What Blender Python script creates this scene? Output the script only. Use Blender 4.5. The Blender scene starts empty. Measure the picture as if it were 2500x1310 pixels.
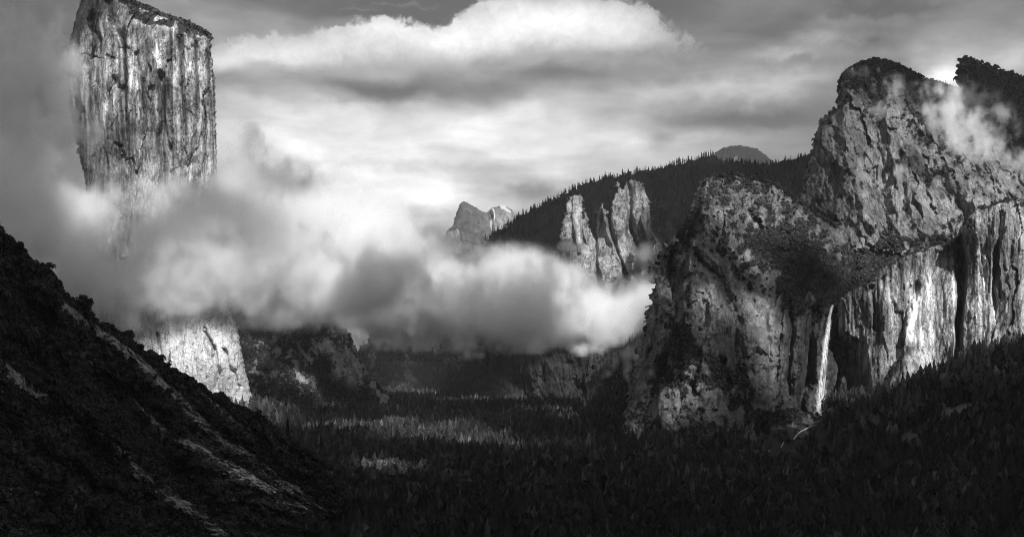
import bpy, math, random
import numpy as np

# ------------------------------------------------------------------ camera, sky, sun, exposure
S = bpy.context.scene
COL = S.collection
FPX, HOR, CX, CAMZ = 3200.0, 870.0, 1250.0, 180.0     # survey numbers of the view: focal length, horizon, eye height (m)

cam = bpy.data.cameras.new('camera')
cam.sensor_width = 36.0
cam.lens = 36.0 * FPX / 2500.0
cam.shift_y = (HOR - 655.0) / 2500.0
cam.clip_start = 1.0
cam.clip_end = 120000.0
cam_o = bpy.data.objects.new('camera', cam)
cam_o.location = (0, 0, CAMZ)
cam_o.rotation_euler = (math.pi / 2, 0, 0)
COL.objects.link(cam_o)
S.camera = cam_o

SUN_EL, SUN_AZ = math.radians(33), math.radians(15)   # sun behind the camera and to the right
SD = np.array([math.sin(SUN_AZ) * math.cos(SUN_EL), -math.cos(SUN_AZ) * math.cos(SUN_EL), math.sin(SUN_EL)])
sun = bpy.data.lights.new('sun', 'SUN')
sun.energy = 5.0
sun.angle = math.radians(0.5)
sun.color = (1.0, 1.0, 1.0)
sun_o = bpy.data.objects.new('sun', sun)
sun_o.rotation_euler = (math.pi / 2 - SUN_EL, 0, SUN_AZ)
COL.objects.link(sun_o)

S.view_settings.view_transform = 'Standard'
S.view_settings.look = 'None'
S.view_settings.gamma = 1.0
S.view_settings.exposure = 0.5
EXPO = 2.0 ** S.view_settings.exposure
S.cycles.use_denoising = True
S.cycles.denoising_prefilter = 'NONE'
S.cycles.filter_width = 1.0
S.cycles.max_bounces = 8
S.cycles.diffuse_bounces = 2
S.cycles.volume_bounces = 8
S.cycles.transparent_max_bounces = 12
S.cycles.volume_step_rate = 1.0
S.cycles.sample_clamp_indirect = 4.0


class NT:
    """small helper to write node maths"""
    def __init__(self, tree):
        self.N, self.L = tree.nodes, tree.links

    def put(self, sock, v):
        if isinstance(v, bpy.types.NodeSocket):
            self.L.new(v, sock)
        elif v is not None:
            sock.default_value = v

    def m(self, op, a, b=None, c=None, clamp=False):
        n = self.N.new('ShaderNodeMath')
        n.operation = op
        n.use_clamp = clamp
        for i, v in enumerate((a, b, c)):
            self.put(n.inputs[i], v)
        return n.outputs[0]

    def v(self, op, a, b=None, out=0):
        n = self.N.new('ShaderNodeVectorMath')
        n.operation = op
        self.put(n.inputs[0], a)
        if b is not None:
            self.put(n.inputs[1], b)
        return n.outputs[out]

    def noise(self, vec, scale, detail=5, rough=.55, dist=0.0, col=False):
        n = self.N.new('ShaderNodeTexNoise')
        self.put(n.inputs['Vector'], vec)
        n.inputs['Scale'].default_value = scale
        n.inputs['Detail'].default_value = detail
        n.inputs['Roughness'].default_value = rough
        n.inputs['Distortion'].default_value = dist
        return n.outputs[1 if col else 0]

    def ramp(self, x, a, b, c=0.0, d=1.0, smooth=True):
        n = self.N.new('ShaderNodeMapRange')
        n.interpolation_type = 'SMOOTHSTEP' if smooth else 'LINEAR'
        for i, v in enumerate((x, a, b, c, d)):
            self.put(n.inputs[i], v)
        return n.outputs[0]

    def mix(self, f, a, b):
        n = self.N.new('ShaderNodeMix')
        n.data_type = 'FLOAT'
        self.put(n.inputs[0], f)
        self.put(n.inputs[2], a)
        self.put(n.inputs[3], b)
        return n.outputs[0]


def azel(px, py):
    a = math.atan((px - CX) / FPX)
    e = math.atan((HOR - py) / math.hypot(FPX, px - CX))
    return math.degrees(a), math.degrees(e)


def build_world():
    w = bpy.data.worlds.new('World')
    S.world = w
    w.use_nodes = True
    t = NT(w.node_tree)
    t.N.clear()
    out = t.N.new('ShaderNodeOutputWorld')
    bg = t.N.new('ShaderNodeBackground')
    t.L.new(bg.outputs[0], out.inputs[0])
    sky = t.N.new('ShaderNodeTexSky')
    sky.sky_type = 'NISHITA'
    sky.sun_disc = False
    sky.sun_elevation = SUN_EL
    sky.sun_rotation = math.pi - SUN_AZ
    bw = t.N.new('ShaderNodeRGBToBW')
    t.L.new(sky.outputs[0], bw.inputs[0])
    tc = t.N.new('ShaderNodeTexCoord')
    sep = t.N.new('ShaderNodeSeparateXYZ')
    t.L.new(tc.outputs['Generated'], sep.inputs[0])
    az = t.m('MULTIPLY', t.m('ARCTAN2', sep.outputs[0], sep.outputs[1]), 57.2958)
    el = t.m('MULTIPLY', t.m('ARCSINE', sep.outputs[2]), 57.2958)
    cmb = t.N.new('ShaderNodeCombineXYZ')
    t.L.new(az, cmb.inputs[0])
    t.L.new(el, cmb.inputs[1])
    P = cmb.outputs[0]                         # (azimuth, elevation) in degrees
    # turbulence that the cloud masses are bent by
    wv = t.noise(t.v('MULTIPLY', P, (1, 1.6, 1)), 0.33, 6, .55, col=True)
    W = t.v('ADD', P, t.v('MULTIPLY', t.v('SUBTRACT', wv, (.5, .5, .5)), (4.0, 1.6, 0)))
    wv2 = t.noise(P, 1.1, 7, .6, col=True)
    W2 = t.v('ADD', P, t.v('MULTIPLY', t.v('SUBTRACT', wv2, (.5, .5, .5)), (1.7, 1.2, 0)))

    def blobs(src, lst, acc):
        for px, py, rx, ry, wgt in lst:
            a, e = azel(px, py)
            d = t.v('MULTIPLY', t.v('SUBTRACT', src, (a, e, 0)), (FPX / rx / 57.3, FPX / ry / 57.3, 0))
            q = t.v('DOT_PRODUCT', d, d, out=1)
            acc = t.m('MULTIPLY_ADD', t.m('EXPONENT', t.m('MULTIPLY', q, -1.0)), wgt, acc)
        return acc
    # high stratus: brightness (linear) of the thin cloud sheet
    strat = blobs(W, [
        (0, 150, 260, 400, -.14), (560, 60, 260, 70, .16), (620, 330, 260, 130, .50), (950, 350, 330, 110, .56),
        (1350, 330, 330, 110, .52), (1050, 500, 260, 60, .50), (1180, 440, 420, 60, .28), (1560, 260, 160, 90, .12),
        (1900, 215, 150, 45, .24), (1700, 290, 140, 35, -.10), (2040, 75, 210, 40, -.10), (1640, 120, 130, 50, -.05),
        (2320, 175, 60, 40, .50), (2470, 150, 130, 60, .35), (1760, 350, 220, 40, .26), (1960, 130, 130, 22, .14), (1750, 85, 70, 25, .10),
        (1620, 330, 45, 30, -.35), (1300, 480, 55, 22, -.40), (2300, 60, 200, 60, .10), (1500, 200, 120, 40, -.06),
        (300, 600, 600, 160, .10), (1050, 20, 330, 30, -.20), (1580, 5, 90, 20, -.12), (900, 160, 330, 40, .22), (1300, 150, 330, 50, .24), (950, 226, 280, 30, -.36), (1330, 180, 150, 30, -.26), (1560, 200, 120, 30, -.10)], 0.20)
    puffs = blobs(W2, [(1640, 225, 90, 22, .16), (1760, 215, 90, 28, .20), (1880, 225, 90, 22, .16), (1960, 190, 80, 20, .12), (1920, 130, 70, 14, .16), (2000, 95, 70, 16, .16), (2060, 55, 80, 18, .14),
                       (1700, 300, 150, 22, -.16), (1880, 290, 110, 18, -.12), (1960, 150, 90, 14, -.08), (2180, 25, 120, 22, -.12), (2120, 110, 120, 16, -.10), (1640, 40, 80, 30, -.06),
                       (1500, 330, 120, 40, .12), (2300, 185, 40, 30, .3), (2480, 155, 50, 30, .2), (1040, 18, 90, 7, .16), (960, 8, 60, 5, .14), (880, 22, 50, 6, .10), (1120, 40, 60, 5, .08),
                       (700, 330, 120, 18, -.12), (860, 400, 200, 12, -.14), (1150, 410, 200, 14, -.12), (1320, 440, 160, 10, -.12), (780, 440, 160, 12, -.10), (1060, 500, 40, 22, .3), (1100, 470, 40, 14, .2)], 0.0)
    strat = t.m('ADD', strat, t.m('MULTIPLY', puffs, 1.0))
    fib = t.noise(t.v('MULTIPLY', P, (.3, 1.2, 1)), 0.6, 7, .55, .3)
    mid = t.noise(t.v('MULTIPLY', W, (.6, 1.1, 1)), .33, 6, .5)
    strat = t.m('MULTIPLY', strat, t.ramp(mid, .32, .68, .78, 1.20))
    strat = t.m('MULTIPLY', t.m('MAXIMUM', strat, .07), t.ramp(fib, .25, .75, .66, 1.30, False))
    # the long cumulus: a crisp upper edge, bright crown and dark base
    cum = blobs(W2, [
        (560, 175, 90, 70, .8), (640, 150, 100, 60, .8), (760, 130, 120, 55, .9), (900, 110, 110, 62, 1.2), (960, 90, 80, 45, .8),
        (1080, 160, 150, 60, .9), (1200, 100, 120, 90, 1.1), (1330, 50, 160, 90, 1.2), (1480, 70, 130, 80, 1.0), (1580, 110, 110, 70, .62), (1690, 125, 90, 50, .36), (1770, 140, 70, 34, .24),
        (1260, 150, 180, 40, .7), (900, 160, 250, 40, .8)], 0.0)
    fine = t.noise(W2, 1.6, 8, .62)
    cm = t.ramp(t.m('MULTIPLY_ADD', t.m('SUBTRACT', fine, .5), .9, cum), .50, .86)
    skirt = blobs(W, [(520, 205, 110, 40, 1.4), (640, 200, 120, 40, 1.6), (780, 205, 130, 42, 1.6), (930, 200, 130, 42, 1.6), (1080, 205, 130, 42, 1.6), (1230, 195, 130, 46, 1.6), (1380, 180, 130, 50, 1.6), (1520, 170, 130, 60, 1.6), (1640, 160, 90, 60, 1.0)], 0.0)
    cm = t.m('MULTIPLY', cm, t.ramp(skirt, .3, 2.2, 1.0, 0.0))
    core = t.ramp(cum, .6, 2.3)
    base = blobs(W, [(820, 222, 210, 34, 1.0), (1080, 215, 220, 34, 1.0), (1230, 165, 110, 38, .8), (1420, 215, 220, 40, .9), (1620, 170, 120, 60, .5)], 0.0)
    crown = blobs(W, [(940, 80, 130, 50, .55), (1250, 55, 170, 65, .58), (1430, 60, 150, 60, .50), (610, 165, 120, 60, .5), (780, 140, 130, 50, .42), (1110, 120, 120, 50, .35), (1560, 110, 90, 50, .2), (1110, 110, 90, 30, .25)], .40)
    cl = t.m('MAXIMUM', t.m('MULTIPLY_ADD', base, -.30, t.m('MULTIPLY', crown, t.ramp(fine, .2, .8, .8, 1.15, False))), .13)
    rad = t.mix(cm, strat, cl)
    # sky out of view, overhead and behind, set dark to lower ambient light
    up = t.ramp(el, 17.0, 34.0)
    back = t.ramp(t.m('ABSOLUTE', az), 26.0, 60.0)
    dim_sky = t.ramp(t.noise(t.v('MULTIPLY', P, (1, 1, 1)), .05, 4, .5), .3, .7, .09, .18)
    rad = t.mix(t.m('MAXIMUM', up, back), rad, dim_sky)
    # gaps of open sky between the clouds (Sky Texture, seen through the cloud cover)
    cov = t.ramp(rad, .02, .16, .45, .97)
    open_sky = t.m('MULTIPLY', bw.outputs[0], 0.05)
    rad = t.mix(cov, open_sky, rad)
    rad = t.m('MULTIPLY', rad, 1.0 / EXPO)
    t.L.new(rad, bg.inputs[0])
    bg.inputs[1].default_value = 1.0
    w.cycles.sampling_method = 'MANUAL'
    w.cycles.sample_map_resolution = 256


build_world()

# ------------------------------------------------------------------ numeric helpers
RNG = np.random.default_rng(11)


def at(px, py, D):
    """a surveyed bearing and distance -> world metres"""
    px, py, D = np.broadcast_arrays(np.asarray(px, float), np.asarray(py, float), np.asarray(D, float))
    return np.stack([(px - CX) / FPX * D, D, CAMZ + (HOR - py) / FPX * D], -1)


def fbm2(h, w, seed, slope=1.7, ax=1.0, ay=1.0, lmax=400.0, lmin=0.0, step=1.0, shear=0.0):
    """fractal noise sheet of unit deviation; features stretched ax / ay times along x / y"""
    r = np.random.default_rng(seed)
    H, Wd = h + 32, w + 32
    fy = np.fft.fftfreq(H)[:, None] / step * ay
    fx = (np.fft.rfftfreq(Wd)[None, :] / step) * ax
    if shear:
        fy = fy + shear * fx
    k = np.sqrt(fx * fx + fy * fy) + 1e-9
    amp = k ** -slope
    amp *= 1 - np.exp(-(k * lmax) ** 4)
    if lmin:
        amp *= np.exp(-(k * lmin) ** 2)
    n = np.fft.irfft2(np.fft.rfft2(r.standard_normal((H, Wd))) * amp, s=(H, Wd))[:h, :w]
    return (n - n.mean()) / n.std()


def fbm3(shape, seed, slope=1.9, lmax=1e9, sc=(1, 1, 1)):
    r = np.random.default_rng(seed)
    nx, ny, nz = [int(s * 1.15) + 4 for s in shape]
    fx = np.fft.fftfreq(nx).astype(np.float32)[:, None, None] * sc[0]
    fy = np.fft.fftfreq(ny).astype(np.float32)[None, :, None] * sc[1]
    fz = np.fft.rfftfreq(nz).astype(np.float32)[None, None, :] * sc[2]
    k = np.sqrt(fx * fx + fy * fy + fz * fz) + 1e-6
    amp = k ** -slope * (1 - np.exp(-(k * lmax) ** 4))
    n = np.fft.irfftn(np.fft.rfftn(r.standard_normal((nx, ny, nz)).astype(np.float32)) * amp, s=(nx, ny, nz))
    n = n[:shape[0], :shape[1], :shape[2]].astype(np.float32)
    return (n - n.mean()) / n.std()


def sstep(x, a, b):
    t = np.clip((x - a) / (b - a), 0, 1)
    return t * t * (3 - 2 * t)


def inside(px, py, poly):
    c = np.zeros(px.shape, bool)
    n = len(poly)
    for i in range(n):
        x0, y0 = poly[i]
        x1, y1 = poly[(i + 1) % n]
        if y0 == y1:
            continue
        c ^= ((y0 > py) != (y1 > py)) & (px < (x1 - x0) * (py - y0) / (y1 - y0) + x0)
    return c


def dist_line(px, py, pts, with_t=False):
    best = np.full(px.shape, 1e9)
    tt = np.zeros(px.shape)
    for i in range(len(pts) - 1):
        x0, y0 = pts[i][:2]
        x1, y1 = pts[i + 1][:2]
        dx, dy = x1 - x0, y1 - y0
        t = np.clip(((px - x0) * dx + (py - y0) * dy) / (dx * dx + dy * dy + 1e-9), 0, 1)
        d = np.hypot(px - x0 - t * dx, py - y0 - t * dy)
        m = d < best
        best[m] = d[m]
        tt[m] = i + t[m]
    return (best, tt) if with_t else best


def tps(ctrl, px, py):
    c = np.array(ctrl, float)
    s = 500.0
    X, Y, V = c[:, 0] / s, c[:, 1] / s, c[:, 2]

    def U(r2):
        return r2 * np.log(r2 + 1e-9)
    n = len(c)
    K = U((X[:, None] - X) ** 2 + (Y[:, None] - Y) ** 2) + np.eye(n) * 2e-3
    P = np.c_[np.ones(n), X, Y]
    A = np.block([[K, P], [P.T, np.zeros((3, 3))]])
    sol = np.linalg.solve(A, np.r_[V, 0, 0, 0])
    out = sol[n] + sol[n + 1] * px / s + sol[n + 2] * py / s
    for i in range(n):
        out = out + sol[i] * U((px / s - X[i]) ** 2 + (py / s - Y[i]) ** 2)
    return out


def facets(px, py, sx, sy, seed, warp=0.0, wx=None, wy=None, tilt=.35, off=.14, shear=0.0, gxs=1.0, gys=1.0):
    """broken rock: every joint-bounded block is a plane with its own tilt and its own stand-off"""
    u = (px + shear * py + (wx * warp if wx is not None else 0)) / sx
    v = (py + (wy * warp * 1.5 if wy is not None else 0)) / sy
    n = 256
    r = np.random.default_rng(seed)
    jx, jy, oo, ga, gb = r.random((n, n)), r.random((n, n)), r.normal(0, off, (n, n)), r.normal(0, tilt * gxs, (n, n)), r.normal(0, tilt * gys, (n, n))
    ci, cj = np.floor(u).astype(int), np.floor(v).astype(int)
    best = np.full(px.shape, 1e9)
    H = np.zeros(px.shape)
    for di in (-1, 0, 1):
        for dj in (-1, 0, 1):
            a, b = (ci + di) % n, (cj + dj) % n
            x, y = u - (ci + di + jx[a, b]), v - (cj + dj + jy[a, b])
            d = np.abs(x) + np.abs(y) * .9 + .15 * (x * x + y * y)
            m = d < best
            best = np.where(m, d, best)
            h = oo[a, b] * sx + ga[a, b] * x * sx + gb[a, b] * y * sx
            H = np.where(m, h, H)
    return H


# ------------------------------------------------------------------ mesh helpers
def mesh_from(name, V, Fc, mats, attrs=None, smooth=True, mat_idx=None):
    """V (n,3); Fc (m,k) all faces with k corners"""
    me = bpy.data.meshes.new(name)
    V = np.ascontiguousarray(V, np.float32)
    Fc = np.ascontiguousarray(Fc, np.int32)
    m, k = Fc.shape
    me.vertices.add(len(V))
    me.vertices.foreach_set('co', V.ravel())
    me.loops.add(m * k)
    me.loops.foreach_set('vertex_index', Fc.ravel())
    me.polygons.add(m)
    me.polygons.foreach_set('loop_start', np.arange(0, m * k, k, dtype=np.int32))
    me.update(calc_edges=True)
    if smooth:
        me.polygons.foreach_set('use_smooth', np.ones(m, bool))
    else:
        me.polygons.foreach_set('use_smooth', np.zeros(m, bool))
    if mat_idx is not None:
        me.polygons.foreach_set('material_index', np.asarray(mat_idx, np.int32))
    for an, av in (attrs or {}).items():
        a = me.attributes.new(an, 'FLOAT', 'POINT')
        a.data.foreach_set('value', np.ascontiguousarray(av, np.float32))
    for mt in (mats if isinstance(mats, (list, tuple)) else [mats]):
        me.materials.append(mt)
    return me


def tag(o, label=None, cat=None, group=None, kind=None):
    if label:
        o['label'] = label
    if cat:
        o['category'] = cat
    if group:
        o['group'] = group
    if kind:
        o['kind'] = kind
    return o


def link(name, me, parent=None):
    o = bpy.data.objects.new(name, me)
    COL.objects.link(o)
    if parent is not None:
        o.parent = parent
    return o


# ------------------------------------------------------------------ materials (neutral greys: the place is seen in black and white)
def new_mat(name):
    m = bpy.data.materials.new(name)
    m.use_nodes = True
    t = NT(m.node_tree)
    bs = m.node_tree.nodes['Principled BSDF']
    bs.inputs['Roughness'].default_value = .9
    bs.inputs['Specular IOR Level'].default_value = .15
    return m, t, bs


def set_grey(t, bs, val):
    t.L.new(val, bs.inputs['Base Color'])


def attr(t, name):
    a = t.N.new('ShaderNodeAttribute')
    a.attribute_name = name
    return a.outputs['Fac']


def objco(t):
    return t.N.new('ShaderNodeTexCoord').outputs['Object']


def rock_mat(name, dark, light, streak=1.0, veg=.035, scale=1.0, bump=1.0, thr=0.0, soft=.07):
    """granite: pale rock, dark vertical water stains, cracks; brush where 'veg' is set; snow where 'snow' is set"""
    m, t, bs = new_mat(name)
    co = objco(t)
    st = t.noise(t.v('MULTIPLY', co, (1, .6, .06)), .06 * scale, 7, .68, .3)     # vertical stains
    st2 = t.noise(t.v('MULTIPLY', co, (1, .7, .07)), .2 * scale, 6, .65, .2)
    mot = t.noise(co, .02 * scale, 8, .65)
    fine = t.noise(t.v('MULTIPLY', co, (1, .8, .4)), .2 * scale, 6, .7)
    a = t.ramp(st, .40 + thr, .62 + thr)
    b = t.ramp(st2, .40 + thr, .58 + thr)
    c = t.ramp(mot, .35, .65, .0, 1.0)
    f = t.m('MULTIPLY_ADD', a, .42 * streak, t.m('MULTIPLY_ADD', b, .3 * streak, t.m('MULTIPLY', c, 1 - .55 * streak)))
    f = t.mix(t.m('MULTIPLY', attr(t, 'clean'), .72), t.m('MINIMUM', f, 1.0), 1.0)
    g = t.mix(f, dark, light)
    g = t.m('MULTIPLY', g, t.ramp(fine, .3, .7, .72, 1.25, False))
    crk = t.noise(t.v('MULTIPLY', co, (1, .8, .45)), .045 * scale, 4, .55, .8)
    crk = t.ramp(t.m('ABSOLUTE', t.m('SUBTRACT', crk, .5)), .0, .016, 1.0, 0.0)
    crk2 = t.noise(t.v('MULTIPLY', co, (.5, .6, 1)), .03 * scale, 4, .55, .8)
    crk2 = t.ramp(t.m('ABSOLUTE', t.m('SUBTRACT', crk2, .53)), .0, .010, .7, 0.0)
    crk = t.m('MAXIMUM', crk, crk2)
    g = t.m('MULTIPLY', g, t.m('SUBTRACT', 1.0, t.m('MULTIPLY', crk, .62)))
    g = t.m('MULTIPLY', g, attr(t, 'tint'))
    vg = t.m('MULTIPLY', veg, t.ramp(t.noise(co, .25 * scale, 4, .7), .3, .7, .5, 1.6, False))
    vm = t.ramp(t.m('MULTIPLY_ADD', t.m('SUBTRACT', fine, .5), .7, attr(t, 'veg')), .51 - soft, .51 + soft)
    g = t.mix(vm, g, vg)
    g = t.mix(attr(t, 'snow'), g, .82)
    set_grey(t, bs, g)
    bp = t.N.new('ShaderNodeBump')
    bp.inputs['Strength'].default_value = .8
    bp.inputs['Distance'].default_value = 4.5 * bump / scale
    t.L.new(t.m('SUBTRACT', t.m('MULTIPLY_ADD', st2, .8, t.m('MULTIPLY', fine, 1.3)), t.m('MULTIPLY', crk, .5)), bp.inputs['Height'])
    t.L.new(bp.outputs[0], bs.inputs['Normal'])
    return m


def leaf_mat(name, val):
    m, t, bs = new_mat(name)
    n = t.noise(objco(t), .5, 4, .6)
    set_grey(t, bs, t.m('MULTIPLY', t.m('MULTIPLY', attr(t, 'tint'), val), t.ramp(n, .3, .7, .75, 1.3, False)))
    return m


def plain_mat(name, val, var=.25, scale=2.0):
    m, t, bs = new_mat(name)
    n = t.noise(objco(t), scale, 5, .6)
    set_grey(t, bs, t.m('MULTIPLY', t.ramp(n, .3, .7, 1 - var, 1 + var, False), val))
    return m


M_NEEDLE = leaf_mat('conifer_needles', .029)
M_BUSH = leaf_mat('brush_leaves', .036)
M_BARK = plain_mat('bark', .06, .3, .8)
M_DEADWOOD = plain_mat('dead_wood', .10, .3, .8)

# ------------------------------------------------------------------ plants
def star_cone(z0, z1, r, n, jag, rng, droop=.0):
    """one whorl of boughs: a ragged star-shaped cone"""
    a = np.arange(2 * n) / (2 * n) * 2 * math.pi + rng.uniform(0, 6)
    rr = np.where(np.arange(2 * n) % 2 == 0, r * rng.uniform(.7, 1.25, 2 * n), r * jag * rng.uniform(.6, 1.1, 2 * n))
    zz = np.where(np.arange(2 * n) % 2 == 0, z0 - droop, z0 + (z1 - z0) * .25) + rng.uniform(-.1, .1, 2 * n) * (z1 - z0)
    V = np.c_[rr * np.cos(a), rr * np.sin(a), zz]
    V = np.vstack([[0, 0, z1], V])
    F = [(0, 1 + i, 1 + (i + 1) % (2 * n)) for i in range(2 * n)]
    return V, np.array(F)


def join(parts):
    Vs, Fs, o = [], [], 0
    for V, F in parts:
        Vs.append(V)
        Fs.append(F + o)
        o += len(V)
    return np.vstack(Vs), np.vstack(Fs)


def cone(z0, z1, r0, r1, n=5, x=0, y=0, x1=None, y1=None):
    x1 = x if x1 is None else x1
    y1 = y if y1 is None else y1
    a = np.arange(n) / n * 2 * math.pi
    V = np.vstack([np.c_[x + r0 * np.cos(a), y + r0 * np.sin(a), np.full(n, z0)], np.c_[x1 + r1 * np.cos(a), y1 + r1 * np.sin(a), np.full(n, z1)]])
    F = []
    for i in range(n):
        j = (i + 1) % n
        F += [(i, j, n + j), (i, n + j, n + i)]
    return V, np.array(F)


def conifer(seed, tiers, npt, width=.14, base=.12, jag=.45, power=.85):
    """unit-height conifer crown (trunk is separate)"""
    rng = np.random.default_rng(seed)
    ps = []
    for i in range(tiers):
        f = i / (tiers - 1)
        z = base + (1 - base) * (f ** .92) * .93
        r = width * (1 - f) ** power + .012
        r *= rng.uniform(.78, 1.15)
        h = (1 - base) / tiers * 2.0 + .02
        V, F = star_cone(z, min(z + h, 1.0), r, npt, jag, rng, droop=r * .28)
        V[:, 0] += rng.normal(0, .006)
        ps.append((V, F))
    return join(ps)


def tuft(seed, n, flat=.75, size=.34):
    """unit shrub / rounded crown: many small leaf-clump faces through a lumpy dome"""
    rng = np.random.default_rng(seed)
    cs = rng.normal(0, 1, (7, 3))
    cs /= np.linalg.norm(cs, axis=1)[:, None]
    cs *= rng.uniform(.25, .6, (7, 1))
    cs[:, 2] = np.abs(cs[:, 2]) * flat + .25
    V, F = [], []
    for i in range(n):
        c = cs[rng.integers(7)]
        d = rng.normal(0, 1, 3)
        d /= np.linalg.norm(d)
        if d[2] < -.4:
            d[2] *= -1
        p = c + d * rng.uniform(.3, .5) * np.array([1, 1, flat])
        if p[2] < 0:
            p[2] = .02
        u = np.cross(d, rng.normal(0, 1, 3))
        u /= np.linalg.norm(u) + 1e-9
        v = np.cross(d, u)
        s = size * rng.uniform(.6, 1.2)
        o = len(V)
        V += [p + u * s, p - u * s * .6 + v * s * .8, p - u * s * .6 - v * s * .8]
        F.append((o, o + 1, o + 2))
    return np.array(V), np.array(F)


def spread(variants, P, Hs, Ws, tint, rng):
    """copies of unit shapes baked into one sheet of vertices; P (n,3), height and width scales"""
    Vs, Fs, T, o = [], [], [], 0
    which = rng.integers(0, len(variants), len(P))
    for vi, (V, F) in enumerate(variants):
        idx = np.nonzero(which == vi)[0]
        if not len(idx):
            continue
        a = rng.uniform(0, 2 * math.pi, len(idx))
        c, s = np.cos(a)[:, None], np.sin(a)[:, None]
        w = Ws[idx][:, None]
        h = Hs[idx][:, None]
        tiltx = rng.normal(0, .02, (len(idx), 1))
        X = (V[:, 0] * c - V[:, 1] * s) * w + V[:, 2] * h * tiltx
        Y = (V[:, 0] * s + V[:, 1] * c) * w
        Z = V[:, 2] * h
        VV = np.stack([X, Y, Z], -1) + P[idx][:, None, :]
        n = len(V)
        Vs.append(VV.reshape(-1, 3))
        Fs.append((F[None] + (np.arange(len(idx)) * n)[:, None, None] + o).reshape(-1, F.shape[1]))
        T.append(np.repeat(tint[idx], n))
        o += n * len(idx)
    return np.vstack(Vs), np.vstack(Fs), np.concatenate(T)


CON_HI = [conifer(s, 13, 9, .13 + .02 * (s % 3), .10 + .03 * (s % 2), .55) for s in range(6)]
CON_MID = [conifer(20 + s, 9, 6, .13 + .02 * (s % 3), .10, .42, .95) for s in range(6)]
CON_LO = [conifer(40 + s, 4, 5, .14, .05, .5) for s in range(4)]
ROUND = []
for _s in range(3):
    _V, _F = tuft(300 + _s, 34, 1.0, .36)
    _V = _V * [.22, .22, .80]
    ROUND.append((_V, _F))
TUFT_HI = [tuft(s, 90, .75, .24) for s in range(5)]
TUFT_LO = [tuft(60 + s, 26, .8, .42) for s in range(5)]

# ------------------------------------------------------------------ rock masses
MASS = {}


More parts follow.
